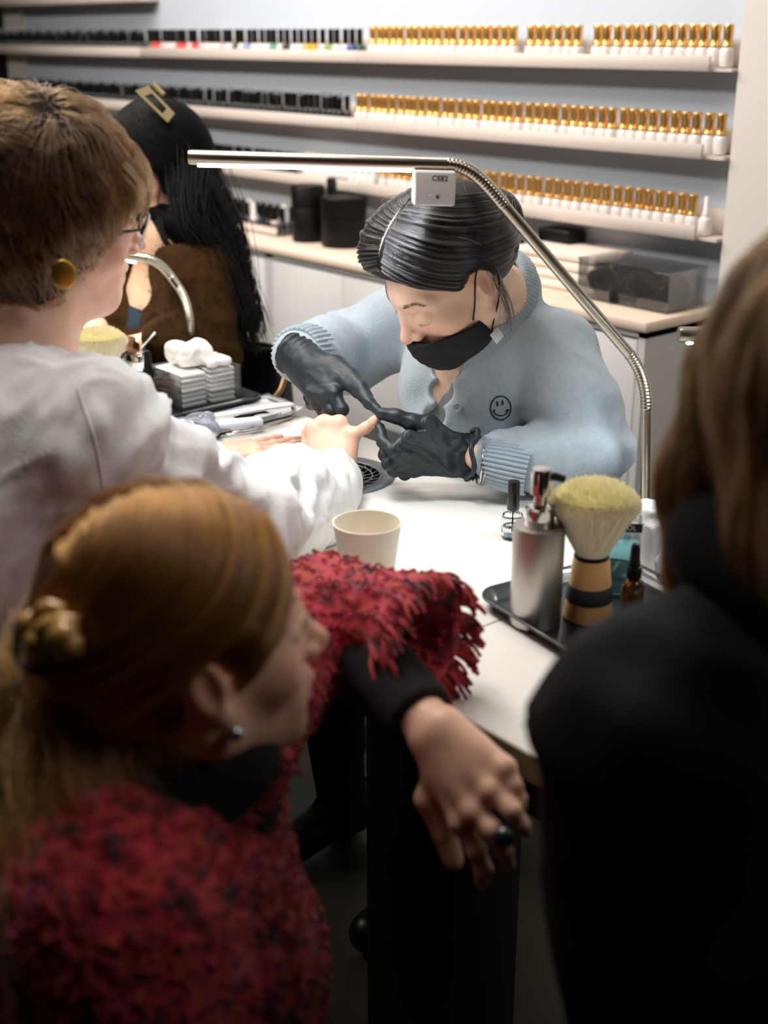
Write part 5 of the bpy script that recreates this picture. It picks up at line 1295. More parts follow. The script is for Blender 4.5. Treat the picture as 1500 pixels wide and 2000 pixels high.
# ring with dark stone on the middle finger
a, b = KH[1][1], KH[1][2]; ax = unit(b - a); e1 = unit(np.cross(ax, nKH)); e2 = unit(np.cross(e1, ax)); c = a * .72 + b * .28; e2 = e2 if e2 @ nKH > 0 else -e2
M_sil = mat('ring_silver', srgb(200, 200, 205), .15, metal=1)
rg = tube('ring', [c + (e1 * math.cos(t) + e2 * math.sin(t)) * .0100 for t in np.linspace(0, 2 * math.pi, 32, endpoint=False)], .0022, M_sil, bodyK, 8, True)
bm = bmesh.new(); bmesh.ops.create_icosphere(bm, subdivisions=3, radius=.0105)
for v_ in bm.verts: v_.co = Vector(c + e2 * .0125 + np.array(v_.co) * np.array([1, 1, 1]))
wpart('ring_stone', bm_mesh(bm), mat('dark_stone', srgb(20, 38, 46), .06, coat=1), rg)
a = HK.w((.083, .004, -.046)); bm = bmesh.new(); bmesh.ops.create_icosphere(bm, subdivisions=3, radius=.0072); bmesh.ops.translate(bm, verts=bm.verts[:], vec=Vector(a)); wpart('earring', bm_mesh(bm), mat('pearl', srgb(190, 205, 210), .08, metal=.9), bodyK)
# hair: crown smooth, gathered into the claw clip, tail below
M_hK = mat('golden_brown_hair_base', srgb(74, 44, 18), .55, bump=.35, bscale=150, var=.15)
M_hsK = hairmat('golden_brown_hair', srgb(140, 80, 24), .24, .3, .65)
clipw = P(112, 1262, 1.01); clipl = HK.l(clipw)
F = Field(axis(-.13, .13, .0035), axis(-.20, .14, .0035), axis(-.14, .16, .0035))
F.ell((0, -.016, .032), (.086, .103, .099), None, .01); F.cone((0, -.07, .01), clipl, .06, .024, .04)
F.half((0, .086, .030), (0, .80, -.60), .02)
for x in (-1, 1): F.ell((x * .092, -.006, -.018), (.030, .036, .044), None, .006, 's')
V, Q = F.mesh(2); V = HK.ws(V); hairK = wpart('hair', to_mesh(V, Q), M_hK, pk)
thk = surf_tree(hairK); ccK = HK.w((0, -.026, .032)); polys = []; ERK = np.array([.086, .110, .100]); ctrK = np.array([0, -.026, .032])
for i in range(4200):
    side = random.choice((-1, 1, 1, 1)); u = random.random() * 1.6; w = random.uniform(0, .003)
    A = np.array([side * .012 + random.uniform(-.01, .01), .100 - .115 * u, .045 + .060 * math.sin(u * 1.4)])
    G = np.array([side * .088, .085 - .12 * u, -.030 + .085 * u]); B = clipl - ctrK; d = []
    for t in np.linspace(0, 1, 16): d.append(unit((1 - t) ** 2 * unit(A) + 2 * t * (1 - t) * unit(G) * 1.15 + t * t * unit(B)))
    d = np.array(d); d = d + (vnoise(d * 6, i % 7) * .022)[:, None] + rng.normal(size=3) * .02 * np.linspace(0, 1, 16)[:, None]
    w += .004 * max(0, vnoise(np.array([[u * 30, side * 3.0, 0]]), 5)[0])
    q = [snap(thk, ccK, HK.R @ x, .35, w) for x in d]
    if any(x is None for x in q[:10]): continue
    q = np.array([x if x is not None else clipw for x in q]); f_ = np.clip((np.linspace(0, 1, 16) - .72) / .28, 0, 1) ** 2
    q = q * (1 - f_[:, None]) + (clipw + rng.normal(size=3) * .009) * f_[:, None]
    if np.linalg.norm(np.diff(q, axis=0), axis=1).max() < .08: polys.append(q)
# tail of hair hanging from the clip down the back, and loose locks round the ear
def hang(n, start, sj, pts, pj, k=16):
    base = bez(pts, 10); base = base[np.linspace(0, len(base) - 1, k).astype(int)]
    for i in range(n):
        o_ = rng.normal(size=3) * sj; e_ = rng.normal(size=3) * pj; w = rng.uniform(0, 6.28)
        t = np.linspace(0, 1, k)[:, None]; polys.append(base + o_ * (1 - t) + e_ * t + np.array([.004, .004, 0]) * np.sin(t * 5 + w) * t)
hang(900, None, .016, px((95, 1255, 1.03), (80, 1340, 1.0), (70, 1450, .985), (75, 1560, .975), (95, 1690, .96)), .032)
hang(500, None, .014, px((110, 1290, 1.02), (110, 1400, .985), (130, 1520, .965), (170, 1630, .955), (235, 1635, .95)), .018)
hang(90, None, .004, px((120, 1300, 1.02), (125, 1450, .97), (150, 1590, .95), (205, 1650, .945), (262, 1620, .945)), .006)
hang(260, None, .016, px((180, 1330, 1.02), (200, 1430, .99), (230, 1520, .985), (290, 1580, 1.0)), .02)
hang(220, None, .010, px((330, 1400, 1.03), (350, 1450, 1.02), (400, 1500, 1.035), (480, 1530, 1.06)), .010)
hang(160, None, .005, px((352, 1410, 1.0), (368, 1455, 1.0), (410, 1490, 1.02), (470, 1505, 1.05)), .006)
hang(350, None, .014, px((300, 1360, 1.0), (305, 1430, .99), (345, 1500, 1.0), (420, 1545, 1.03)), .014)
hang(300, None, .018, px((260, 1330, 1.03), (270, 1420, 1.01), (330, 1500, 1.02), (380, 1540, 1.04)), .015)
strands('hair_strands', polys, .00060, .00030, M_hsK, hairK)
# under-hair mass at the nape so that no skin shows through
F = Field(*[axis(min(a) - .09, max(a) + .09, .006) for a in zip(*px((95, 1255, 1.03), (95, 1640, .97), (330, 1450, 1.07)))])
F.chain(px((100, 1260, 1.035), (85, 1400, 1.005), (85, 1520, .995), (110, 1620, .985)), [.026, .038, .040, .028], .02); F.chain(px((200, 1320, 1.04), (250, 1430, 1.04), (310, 1500, 1.05)), [.04, .05, .03], .03); F.cone(P(180, 1300, 1.05), P(110, 1330, 1.03), .045, .03, .03)
V, Q = F.mesh(2); N = normals(V, Q); V = V + N * (fbm(V * np.array([60, 60, 12]), 2, 3) * .006)[:, None]; wpart('hair_tail', to_mesh(V, Q), M_hK, pk)
# claw clip in tortoiseshell: a bowed spine and two rows of rounded teeth
M_tort = mat('tortoiseshell', srgb(196, 150, 84), .12, var=.7, vscale=55, coat=.6); M_tort2 = mat('dark_tortoiseshell', srgb(52, 38, 22), .15, coat=.5)
cl = None
for k, (a, b, c_, r) in enumerate([((60, 1215, .985), (85, 1190, .975), (120, 1195, .97), .0062), ((62, 1238, .975), (95, 1222, .965), (145, 1215, .96), .0070), ((95, 1262, .965), (118, 1240, .957), (138, 1252, .955), .0085), ((110, 1282, .962), (135, 1262, .955), (156, 1262, .955), .0068), ((48, 1262, .98), (62, 1250, .97), (70, 1270, .97), .0060), ((45, 1300, .985), (55, 1283, .975), (62, 1300, .975), .0062), ((40, 1235, .985), (48, 1215, .98), (60, 1200, .985), .0055)]):
    me = bm_mesh(tube_bm(bez(px(*[(q[0] + 6, q[1], q[2] * .942) for q in (a, b, c_)]), 6), [r * 1.12 * (.75 + .35 * math.sin(math.pi * i / 12)) for i in range(13)], 10))
    if cl is None: cl = wpart('claw_clip', me, M_tort, pk)
    else: wpart('clip_tooth', me, M_tort if k % 3 else M_tort, cl)
wpart('clip_spine', bm_mesh(tube_bm(bez(px((42, 1215, .945), (40, 1280, .935), (75, 1308, .925), (135, 1290, .92), (162, 1275, .92)), 6), .006, 8)), M_tort2, cl)
# red boucle knit: body, bell sleeve, high black collar and black inner sleeve
def yarn_mat(name):
    m = bpy.data.materials.new(name); m.use_nodes = True; nt = m.node_tree; b = nt.nodes['Principled BSDF']; b.inputs['Roughness'].default_value = .85; b.inputs['Sheen Weight'].default_value = .3
    tc = nt.nodes.new('ShaderNodeTexCoord'); n = nt.nodes.new('ShaderNodeTexNoise'); n.inputs['Scale'].default_value = 42; n.inputs['Detail'].default_value = 2
    r = nt.nodes.new('ShaderNodeValToRGB'); nt.links.new(tc.outputs['Object'], n.inputs['Vector']); nt.links.new(n.outputs['Fac'], r.inputs[0]); nt.links.new(r.outputs[0], b.inputs['Base Color'])
    el = r.color_ramp.elements; el[0].position = .30; el[0].color = srgb(58, 6, 14); el[1].position = .72; el[1].color = srgb(196, 62, 124)
    for p, c in ((.42, srgb(140, 16, 36)), (.50, srgb(186, 26, 64)), (.58, srgb(176, 60, 26)), (.64, srgb(150, 20, 50))): e = el.new(p); e.color = c
    return m
M_yarn = yarn_mat('red_boucle_yarn')
M_blkknit = mat('black_jersey', srgb(13, 13, 15), .9, bump=.2, bscale=300)
F = Field(axis(-1.16, -.44, .006), axis(.08, .86, .006), axis(.26, .92, .006))
F.ell(chK, (.165, .135, .17), None, 0); F.cone(chK, pelK, .145, .17, .07)
F.cone(neckK + (0, -.01, -.05), kshR, .075, .080, .05); F.cone(neckK + (0, -.01, -.05), kshL, .065, .072, .05)
F.cone(kshR, kelR, .082, .072, .03); F.cone(kelR, kwrR, .068, .055, .03)
F.cone(kshL, kelL, .070, .058, .03)
se = P(815, 1240, 1.295); sa = unit(se - kelL)
F.chain([kelL, kelL * .5 + se * .5, se], [.056, .052, .060], .02); F.cone(kelL * .35 + se * .65, se + sa * .03, .034, .053, .006, 's')
F.rbox(se + sa * .062, (.11, .11, .05), np.stack([unit(np.cross(sa, [0, 0, 1])), unit(np.cross(sa, np.cross(sa, [0, 0, 1]))), sa], 1), .002, 0, 's')
if True:
    X, Y, Z = F.ax; tb = np.maximum(.795 - Y[None, :, None], Z[None, None, :] - .7525) + 0 * X[:, None, None]
F.cone(neckK + (0, 0, -.0), neckK + (0, .01, .12), .058, .075, .01, 's')
F.d = np.maximum(F.d, -tb.astype(np.float32))
V, Q = F.mesh(1); N = normals(V, Q); V = V + N * (.0042 * np.abs(fbm(V * 75, 2, 31)) + .004 * fbm(V * 20, 2, 33))[:, None]
ins = (V[:, 1] > .795) & (V[:, 2] < .7525) & (V[:, 2] > .70); V[ins, 2] = .7525
knit = wpart('red_knit', to_mesh(V, Q), M_yarn, pk)
Nn = normals(V, Q); pick = rng.choice(len(V), 9000, replace=False); loops = []
dist = (V - CAM) @ CF
for i in pick:
    t1 = unit(np.cross(Nn[i], rng.normal(size=3))); r = rng.uniform(.003, .006); h = rng.uniform(.0015, .0045)
    loops.append([V[i] + t1 * r * (u - .5) * 2 + Nn[i] * h * math.sin(u * math.pi) * 1.2 - Nn[i] * .0005 for u in np.linspace(0, 1, 5)])
o = strands('boucle_loops', loops, .0013, .0010, M_yarn, knit); o['kind'] = 'stuff'
# fringe round the bell opening and along the seam towards the elbow
e1 = unit(np.cross(sa, [0, 0, 1])); e2 = np.cross(sa, e1); fr = []
for i in range(260):
    a = rng.uniform(0, 2 * math.pi); b0 = se + sa * rng.uniform(-.012, .012) + (e1 * math.cos(a) + e2 * math.sin(a)) * .058; od = unit((e1 * math.cos(a) + e2 * math.sin(a)) * .5 + sa * 1.0 + np.array([0, 0, -.25]) + rng.normal(size=3) * .18); ln = rng.uniform(.015, .034)
    if b0[2] < .757 and b0[1] > .79: continue
    fr.append([b0 + od * ln * u + np.array([0, 0, -.012]) * u * u + (e1 * math.cos(a) + e2 * math.sin(a)) * .004 * math.sin(u * 3) for u in np.linspace(0, 1, 6)])
o = strands('sleeve_fringe', fr, .0023, .0019, M_yarn, knit); o['kind'] = 'stuff'
fr = []
for i in range(170):
    a = rng.uniform(0, 2 * math.pi); b0 = neckK + np.array([.068 * math.cos(a), .068 * math.sin(a), .012 + .01 * math.sin(a * 2)]); od = unit(np.array([math.cos(a), math.sin(a), .8]) + rng.normal(size=3) * .3); ln = rng.uniform(.012, .03)
    fr.append([b0 + od * ln * u + np.array([0, 0, -.008]) * u * u for u in np.linspace(0, 1, 6)])
o = strands('collar_fringe', fr, .0024, .0019, M_yarn, knit); o['kind'] = 'stuff'
F = Field(*[axis(min(a) - .08, max(a) + .08, .004) for a in zip(kelL, kwrL)])
F.cone(kelL, kelL * .1 + kwrL * .9, .044, .034, .01); F.half(kelL * .12 + kwrL * .88, kwrL - kelL); V, Q = F.mesh(2); N = normals(V, Q); V = V + N * (fbm(V * 25, 2, 3) * .002)[:, None]
on = (V[:, 1] > .795) & (V[:, 2] < .752) & (V[:, 2] > .7); V[on, 2] = .752
wpart('inner_sleeve', to_mesh(V, Q), M_blkknit, pk)
F = Field(*[axis(neckK[i] - .12, neckK[i] + .14, .005) for i in range(3)])
F.cone(neckK + (0, 0, -.05), P(425, 1500, 1.045), .072, .054, .01); F.cone(neckK, HK.w((0, -.03, -.075)), .068, .058, .02); V, Q = F.mesh(2); wpart('roll_collar', to_mesh(V, Q), M_blkknit, pk)
kk = np.array([-.99, .52, .09]); kk2 = np.array([-.72, .54, .09])
F = Field(axis(-1.2, -.55, .011), axis(.0, .80, .011), axis(.0, .50, .011))
for k_, hx in ((kk, -1), (kk2, 1)):
    F.cone(pelK + (hx * .08, 0, -.02), k_ + (0, 0, .01), .10, .075, .04); F.cone(k_, k_ + np.array([0, -.42, -.03]), .068, .045, .02)
F.ell(pelK, (.19, .16, .13), None, .04); V, Q = F.mesh(2); V[:, 2] = np.maximum(V[:, 2], .003); wpart('trousers', to_mesh(V, Q), M_trs, pk)
# ================================================================== the woman in brown at the far station
skinB = srgb(226, 180, 146)
HB = Head((-2.3936, 1.401, 1.1361), (-.731, -.6365, -.2462), (-.0175, -.3431, .9391), 1.0)
pb = thing('person', 'person with long black hair, hair claw and fuzzy brown cardigan behind the customer', 'person', (-2.30, 1.62, 0))
neckB = P(335, 480, 2.66); bshL, bshR = P(375, 545, 2.57), P(285, 500, 2.85); belL, bwrL = P(395, 695, 2.53), P(285, 672, 2.46)
belR, bwrR = np.array([-2.66, 1.42, .80]), P(195, 640, 2.62); pelB = P(370, 930, 2.90); chB = P(325, 640, 2.74)
F = Field(axis(-2.80, -2.0, .012, [(-2.48, -2.30, .004)]), axis(1.18, 1.85, .012, [(1.30, 1.50, .004)]), axis(.42, 1.28, .012, [(1.02, 1.26, .004)]))
head_sdf(F, HB, True); neck_sdf(F, HB, neckB, .047, .052); F.cone(neckB, chB, .06, .10, .05); F.ell(chB, (.135, .10, .14), None, .04); F.cone(chB, pelB, .10, .13, .05)
for a, b, c in ((bshL, belL, bwrL), (bshR, belR, bwrR)): F.cone(neckB + (0, .01, -.03), a, .042, .047, .04); F.cone(a, b, .044, .036, .03); F.cone(b, c, .034, .024, .02)
hB = unit(np.array([-.6, -.75, -.1])); acr = np.array([.75, -.6, 0])
for w_, sg in ((bwrL, 1), (bwrR, -1)):
    kn = [w_ + hB * .085 + acr * sg * (.026 - .018 * i) for i in range(4)]; hand_sdf(F, w_, [[k_, k_ + hB * .04 + (0, 0, -.012), k_ + hB * .06 + (0, 0, -.030), k_ + hB * .065 + (0, 0, -.048)] for k_ in kn], [w_ + hB * .05 + acr * sg * .04, w_ + hB * .08 + acr * sg * .045 + (0, 0, -.01), w_ + hB * .105 + acr * sg * .04 + (0, 0, -.02)], (0, 0, 1))
V, Q = F.mesh(1); bodyB = wpart('body', to_mesh(V, Q, skin_col(V, HB, skinB, srgb(190, 110, 100), .25)), M_skin, pb)
F = Field(axis(-.09, .09, .003), axis(-.03, .14, .003), axis(-.15, .03, .003))
F.ell((0, .030, -.060), (.0645, .068, .072), None, 0); F.ell((0, .088, -.060), (.030, .024, .035), None, .03); F.d = np.abs(F.d) - .0018
F.half((0, .100, -.012), (0, -.20, 1), 0); F.half((0, .022, -.06), (0, -1, .18), 0); F.half((0, .03, -.125), (0, .1, -1), 0); V, Q = F.mesh(1); mk = wpart('face_mask', to_mesh(HB.ws(V), Q), M_mask, pb)
for x in (-1, 1): tube('ear_loop', bez([HB.w(q) for q in [(x * .0625, .030, -.035), (x * .076, .010, -.01), (x * .0855, -.016, .022), (x * .086, -.030, -.012), (x * .072, .008, -.07), (x * .063, .026, -.09)]], 8), .0014, M_mask, mk, 6)
M_hB = mat('long_black_hair_base', srgb(6, 6, 7), .7, spec=.1, bump=.3, bscale=200); M_hsB = mat('long_black_hair', srgb(9, 8, 8), .55, spec=.2)
F = Field(axis(-.14, .14, .005), axis(-.20, .14, .005), axis(-.14, .16, .005)); F.ell((0, -.026, .034), (.090, .112, .104), None, .01); F.ell((0, -.08, -.04), (.07, .05, .07), None, .04)
F.half((0, .086, .050), (0, .78, -.63), .01)
for x in (-1, 1): F.ell((x * .094, .0, -.010), (.032, .036, .050), None, .005, 's')
V, Q = F.mesh(2); hairB = wpart('hair', to_mesh(HB.ws(V), Q), M_hB, pb)
lo, hi = np.array([-2.55, 1.25, .55]), np.array([-2.0, 1.85, 1.25]); F = Field(*[axis(lo[i], hi[i], .008) for i in range(3)])
F.chain([P(320, 320, 2.70), P(355, 430, 2.72), P(395, 540, 2.72), P(430, 640, 2.70)], [.080, .088, .075, .035], .03); F.chain([P(300, 420, 2.64), P(345, 440, 2.58), P(400, 470, 2.56)], [.02, .03, .03], .03); V, Q = F.mesh(2); N = normals(V, Q); V = V + N * (fbm(V * np.array([40, 40, 8]), 2, 3) * .008)[:, None]; wpart('hair_length', to_mesh(V, Q), M_hB, pb)
polys = []
tB = surf_tree(hairB); cB = HB.w((0, -.026, .034))
for i in range(1500):
    side = random.choice((-1, -1, 1)); u = random.random(); A = np.array([.0, .09 - .12 * u, .06 + .045 * u]); G = np.array([side * .09, .04 - .10 * u, .01 + .03 * u]); B_ = np.array([side * .03, -.10, -.05]); d = [(1 - t) ** 2 * unit(A) + 2 * t * (1 - t) * unit(G) + t * t * unit(B_) for t in np.linspace(0, 1, 12)]
    q = [snap(tB, cB, HB.R @ (x + rng.normal(size=3) * .004), .35, random.uniform(0, .003)) for x in d]
    if all(x is not None for x in q) and np.linalg.norm(np.diff(q, axis=0), axis=1).max() < .07: polys.append(q)
for a, n, j in ((px((380, 340, 2.62), (440, 450, 2.60), (470, 560, 2.60), (488, 650, 2.60)), 500, .022), (px((362, 330, 2.58), (368, 430, 2.54), (420, 500, 2.55), (462, 620, 2.56)), 300, .02), (px((452, 560, 2.58), (470, 600, 2.58), (488, 640, 2.58), (500, 690, 2.58)), 30, .006), (px((310, 430, 2.56), (322, 470, 2.54), (345, 490, 2.54), (372, 480, 2.54)), 30, .004)):
    base = bez(a, 8); base = base[np.linspace(0, len(base) - 1, 12).astype(int)]
    for i in range(n): o_ = rng.normal(size=3) * j; e_ = rng.normal(size=3) * j * .8; t = np.linspace(0, 1, 12)[:, None]; polys.append(base + o_ * (1 - t) + e_ * t)
strands('hair_strands', polys, .0008, .0004, M_hsB, hairB)
# rectangular hair claw
M_olive = mat('olive_claw', srgb(128, 116, 78), .45)
cpx = [(264, 178), (290, 168), (342, 222), (328, 240)]
q = [P(x, y, 2.52) for x, y in cpx]; bm = bmesh.new(); n_ = unit(np.cross(q[1] - q[0], q[3] - q[0])); n_ = n_ if n_ @ CF < 0 else -n_
inn = [sum(q) / 4 + (a - sum(q) / 4) * .55 for a in q]; F_ = [[bm.verts.new(Vector(p + n_ * s_)) for p in L_] for L_, s_ in ((q, .003), (inn, .003), (inn, -.003), (q, -.003))]
for A, B in zip(F_, F_[1:] + F_[:1]):
    for i in range(4): bm.faces.new((A[i], A[(i + 1) % 4], B[(i + 1) % 4], B[i]))
cl = wpart('hair_claw', bm_mesh(bm), M_olive, pb, False)
tube('claw_hinge', px((298, 164, 2.53), (320, 186, 2.53)), .006, M_olive, cl, 10)
M_brown = mat('fuzzy_brown_knit', srgb(54, 35, 15), .95, spec=.1, var=.2, vscale=60, bump=.6, bscale=150)
F = Field(axis(-2.85, -1.98, .009), axis(1.15, 1.90, .009), axis(.40, 1.08, .009))
F.ell(chB, (.165, .14, .17), None, 0); F.cone(chB, pelB, .15, .17, .06); F.cone(neckB + (.02, .02, -.05), bshL, .06, .075, .05); F.cone(neckB + (0, .03, -.05), bshR, .06, .075, .05)
F.cone(bshL, belL, .078, .070, .015); F.cone(belL, belL * .25 + bwrL * .75, .068, .052, .015); F.cone(bshR, belR, .078, .07, .03); F.cone(belR, belR * .25 + bwrR * .75, .068, .05, .03)
F.chain([march(F, *q, 2.2, 3.0) for q in ((282, 480), (270, 520), (258, 570), (245, 620))], [.052, .055, .048, .040], .01, 's'); F.cone(neckB, neckB + (-.02, -.03, .12), .055, .08, .01, 's')
X, Y, Z = F.ax; tb = np.maximum(np.maximum(Y[None, :, None] - 1.33, Z[None, None, :] - .7525), X[:, None, None] + 1.0 - 1); F.d = np.maximum(F.d, -tb.astype(np.float32))
V, Q = largest(*F.mesh(2)); N = normals(V, Q); V = V + N * (.010 * (1 - np.abs(fbm(V * 11, 2, 8)) * 2) + .002 * fbm(V * 60, 2, 3))[:, None]
on = (V[:, 2] < .7525) & (V[:, 1] < 1.33) & (V[:, 2] > .70); V[on, 2] = .7525
cb = wpart('brown_cardigan', to_mesh(V, Q), M_brown, pb); Nn = normals(V, Q); pick = rng.choice(len(V), 5000); o = strands('knit_fuzz', [[V[i], V[i] + Nn[i] * .004 + rng.normal(size=3) * .002, V[i] + Nn[i] * .007 + rng.normal(size=3) * .004] for i in pick], .0004, .0002, M_brown, cb); o['kind'] = 'stuff'
F = Field(*[axis(chB[i] - .25, chB[i] + .25, .009) for i in range(3)]); F.ell(chB + (-.01, -.02, -.03), (.155, .135, .125), None, 0); F.cone(neckB + (-.05, -.12, .0), neckB + (-.06, -.16, -.06), .05, .04, .02, 's'); V, Q = largest(*F.mesh(2)); wpart('navy_top', to_mesh(V, Q), mat('navy_top', srgb(20, 40, 56), .85), pb)
e1 = unit(np.cross(bwrL - belL, [0, 0, 1])); e2 = unit(np.cross(e1, bwrL - belL)); tube('bracelet', [bwrL + (e1 * math.cos(a) + e2 * math.sin(a)) * .029 for a in np.linspace(0, 6.283, 28, endpoint=False)], .0035, mat('green_beads', srgb(30, 110, 60), .3), bodyB, 8, True)
legs(pelB, (-2.35, 1.28, .53), (-2.55, 1.40, .53), (-2.35, 1.30, .06), (-2.56, 1.40, .06), M_trs, pb, (-.4, -1, 0))
# her chair: black back pad in a brass tube frame
t = thing('side_chair', 'black padded chair with a brass tube frame behind the table', 'chair', (-2.16, 1.70, 0))
M_brass = mat('brass_tube', srgb(128, 106, 82), .28, metal=1); M_vinyl = mat('black_vinyl', srgb(14, 14, 15), .4)
cx = px((470, 672, 2.74), (520, 676, 2.70), (548, 690, 2.66), (556, 720, 2.64), (548, 760, 2.62), (528, 786, 2.60))
tube('back_frame', bez(cx, 8), .008, M_brass, t, 12)
F = Field(*[axis(min(a) - .05, max(a) + .05, .007) for a in zip(*px((400, 680, 2.78), (550, 690, 2.66), (570, 830, 2.66), (420, 830, 2.78)))]); 
for u in np.linspace(0, 1, 9): F.cone(P(410, 690, 2.80) * (1 - u) + P(548, 698, 2.67) * u, P(410, 830, 2.74) * (1 - u) + P(560, 830, 2.64) * u, .020, .020, .02)
V, Q = F.mesh(2); wpart('back_pad', to_mesh(V, Q), M_vinyl, t)
box('seat', (-.22, -.10, .43), (.20, .28, .48), M_vinyl, t, .015)
for sx, sy in ((-.2, -.08), (.18, -.08), (-.2, .26), (.18, .26)): tube('leg', [(sx, sy, 0), (sx * .95, sy * .95, .44)], .010, M_brass, t, 10, world=False)

# ================================================================== the onlooker at the right, seen from behind
pr = thing('person', 'person with a light brown bob in a black jacket, back turned', 'person', (-.40, .72, 0))
HR = Head(P(1640, 800, .90), (-.66, .72, -.15), (-.13, .10, .98), 1.0)
neckR = P(1625, 1130, .90); rshL = P(1275, 1405, .875); rshR = neckR + (neckR - rshL) * np.array([1, 1, .3]) * .9 + np.array([0, 0, -.10]); chR = neckR + np.array([.02, -.05, -.22]); pelR = np.array([chR[0] + .07, chR[1] - .01, .52])
relL = P(1300, 1810, .90); rwrL = relL + np.array([-.01, .19, .01]); relR = rshR + np.array([.08, .05, -.26]); rwrR = relR + np.array([-.10, .2, .0])
F = Field(axis(-.80, .15, .012, [(HR.c[0] - .1, HR.c[0] + .1, .004)]), axis(.30, 1.10, .012, [(HR.c[1] - .12, HR.c[1] + .12, .004)]), axis(.45, 1.32, .012, [(HR.c[2] - .12, HR.c[2] + .12, .004)]))
head_sdf(F, HR, False); neck_sdf(F, HR, neckR); F.cone(neckR, chR, .06, .10, .05); F.ell(chR, (.13, .10, .15), None, .04); F.cone(chR, pelR, .10, .13, .05)
for a, b, c in ((rshL, relL, rwrL), (rshR, relR, rwrR)): F.cone(neckR + (0, 0, -.03), a, .042, .047, .04); F.cone(a, b, .042, .036, .03); F.cone(b, c, .034, .024, .02)
hR = unit(np.array([-.5, .8, -.25])); acr = unit(np.cross(hR, [0, 0, 1]))
for w_, sg in ((rwrL, 1), (rwrR, -1)):
    kn = [w_ + hR * .085 + acr * sg * (.026 - .018 * i) for i in range(4)]; hand_sdf(F, w_, [[k_, k_ + hR * .04 + (0, 0, -.012), k_ + hR * .06 + (0, 0, -.030), k_ + hR * .065 + (0, 0, -.048)] for k_ in kn], [w_ + hR * .05 + acr * sg * .04, w_ + hR * .08 + acr * sg * .045 + (0, 0, -.01), w_ + hR * .105 + acr * sg * .04 + (0, 0, -.02)], (0, 0, 1))
V, Q = F.mesh(1); bodyR = wpart('body', to_mesh(V, Q, skin_col(V, HR, skinC, srgb(190, 110, 100), .25)), M_skin, pr)
M_hR = mat('light_brown_hair_base', srgb(36, 24, 13), .7, spec=.2, bump=.3, bscale=120); M_hsR = hairmat('light_brown_hair', srgb(104, 68, 32), .34, .35, .5)
F = Field(axis(-.17, .17, .005), axis(-.20, .16, .005), axis(-.25, .16, .005)); F.ell((0, -.026, .034), (.096, .114, .106), None, .01); F.chain([(0, -.06, -.0), (0, -.075, -.08), (0, -.070, -.15)], [.085, .080, .050], .03)
for x in (-1, 1): F.chain([(x * .070, .010, .02), (x * .082, .020, -.06), (x * .078, .030, -.13), (x * .070, .035, -.175)], [.034, .034, .030, .012], .03)
F.ell((0, .115, -.06), (.060, .070, .115), None, .012, 's'); V, Q = F.mesh(2); N = normals(V, Q); V = V + N * (fbm(V * np.array([50, 50, 10]), 2, 5) * .006)[:, None]; hairR = wpart('hair', to_mesh(HR.ws(V), Q), M_hR, pr)
tR = surf_tree(hairR); cR = HR.w((0, -.03, .03)); polys = []
for i in range(3800):
    a = random.uniform(-2.7, 2.7) + math.pi; A = np.array([.01 * math.sin(a), .02, .13]); pts = []
    az = math.atan2(math.sin(a), math.cos(a))
    for t in np.linspace(0, 1, 16):
        el = 1.45 - t * (2.2 + .2 * math.sin(i)); d = np.array([math.sin(az) * math.cos(el), math.cos(az) * math.cos(el), math.sin(el)]); d = d if t < .55 else d
        q = snap(tR, cR + np.array([0, 0, -.10 * t]), HR.R @ unit(d * np.array([1, 1, 1])), .4, random.uniform(0, .004) if t < .9 else .004); pts.append(q)
    if any(x is None for x in pts): continue
    pts = np.array(pts)
    if np.linalg.norm(np.diff(pts, axis=0), axis=1).max() < .07: polys.append(pts)
strands('hair_strands', polys, .0006, .0003, M_hsR, hairR)
a = P(1336, 922, .80); bm = bmesh.new(); bmesh.ops.create_icosphere(bm, subdivisions=2, radius=.005); bmesh.ops.translate(bm, verts=bm.verts[:], vec=Vector(HR.w((-.105, .02, -.10)))); wpart('earring', bm_mesh(bm), M_gold, bodyR)
M_jack = mat('black_jacket', srgb(7, 6, 6), .7, spec=.25, var=.15, vscale=15, bump=.25, bscale=120)
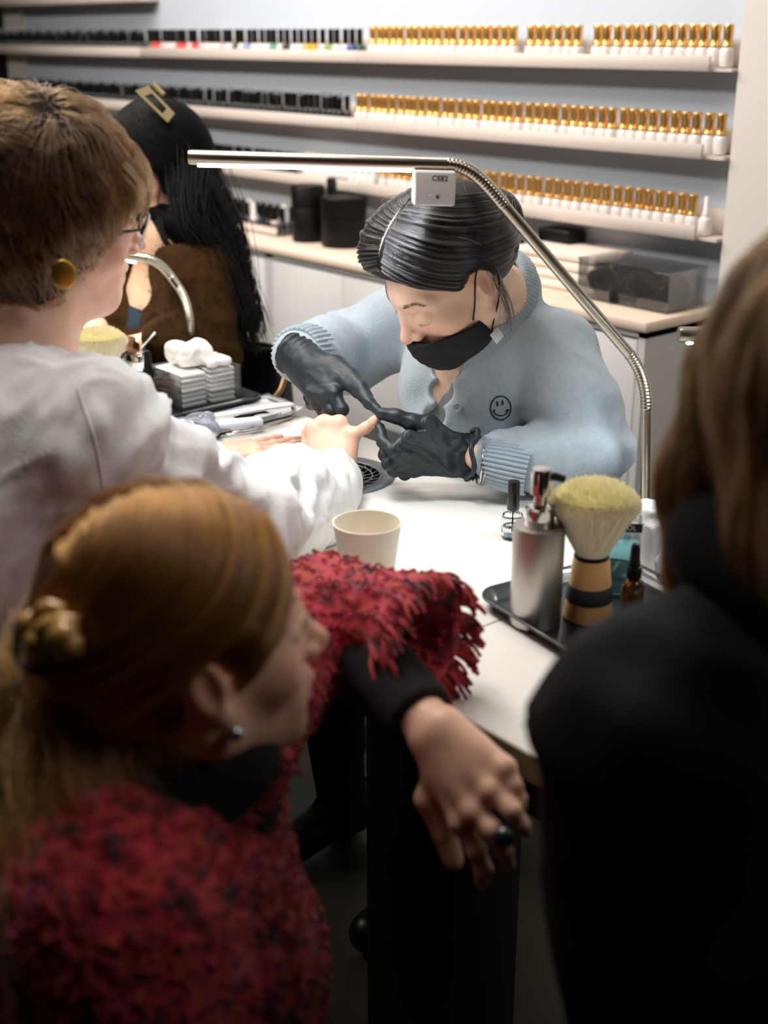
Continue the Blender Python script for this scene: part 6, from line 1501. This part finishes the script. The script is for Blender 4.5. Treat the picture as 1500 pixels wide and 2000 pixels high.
F = Field(axis(-.90, .30, .009), axis(.22, 1.15, .009), axis(.44, 1.20, .009))
F.ell(chR, (.17, .14, .19), None, 0); F.cone(chR, pelR, .15, .16, .06); F.cone(neckR + (0, -.01, -.08), rshL, .075, .072, .05); F.cone(neckR + (0, -.01, -.07), rshR, .085, .075, .06)
F.cone(rshL, relL, .074, .066, .03); F.cone(relL, rwrL * .95 + relL * .05, .068, .05, .03); F.cone(rshR, relR, .08, .07, .03); F.cone(relR, rwrR * .95 + relR * .05, .068, .05, .03)
F.cone(neckR + (0, 0, .02), neckR + (0, 0, .14), .06, .08, .01, 's')
X, Y, Z = F.ax; tb = np.maximum(.79 - Y[None, :, None], np.abs(Z[None, None, :] - .705) - .047) + 0 * X[:, None, None]; F.d = np.maximum(F.d, -tb.astype(np.float32))
V, Q = F.mesh(2); N = normals(V, Q); V = V + N * (.009 * (1 - np.abs(fbm(V * 10, 2, 8)) * 2))[:, None]; on = (V[:, 1] > .785) & (V[:, 2] < .7525) & (V[:, 2] > .70); V[on, 2] = .7525
wpart('black_jacket', to_mesh(V, Q), M_jack, pr)
# wound scarf at the neck
M_scarf = mat('black_scarf', srgb(6, 6, 6), .95, spec=.2, bump=.5, bscale=90)
cs = neckR + np.array([0, .0, .02]); pts = []
for a in np.linspace(0, 4 * math.pi, 60): pts.append(cs + np.array([(.060 + .024 * a / (4 * math.pi) + .004 * math.sin(a * 1.5)) * math.cos(a), (.060 + .024 * a / (4 * math.pi)) * math.sin(a), -.045 + .048 * a / (4 * math.pi) + .012 * math.sin(a * 2 + 1)]))
wpart('scarf', bm_mesh(tube_bm(pts, [.033 + .005 * math.sin(i * .7) for i in range(60)], 14)), M_scarf, pr)
legs(pelR, (pelR[0] - .10, pelR[1] + .36, .52), (pelR[0] + .12, pelR[1] + .36, .52), (pelR[0] - .10, pelR[1] + .38, .06), (pelR[0] + .12, pelR[1] + .38, .06), M_trs, pr, (-.2, .9, 0))
stool('wheeled black stool under the onlooker in the black jacket', (pelR[0], pelR[1]), .41, .27, .4)
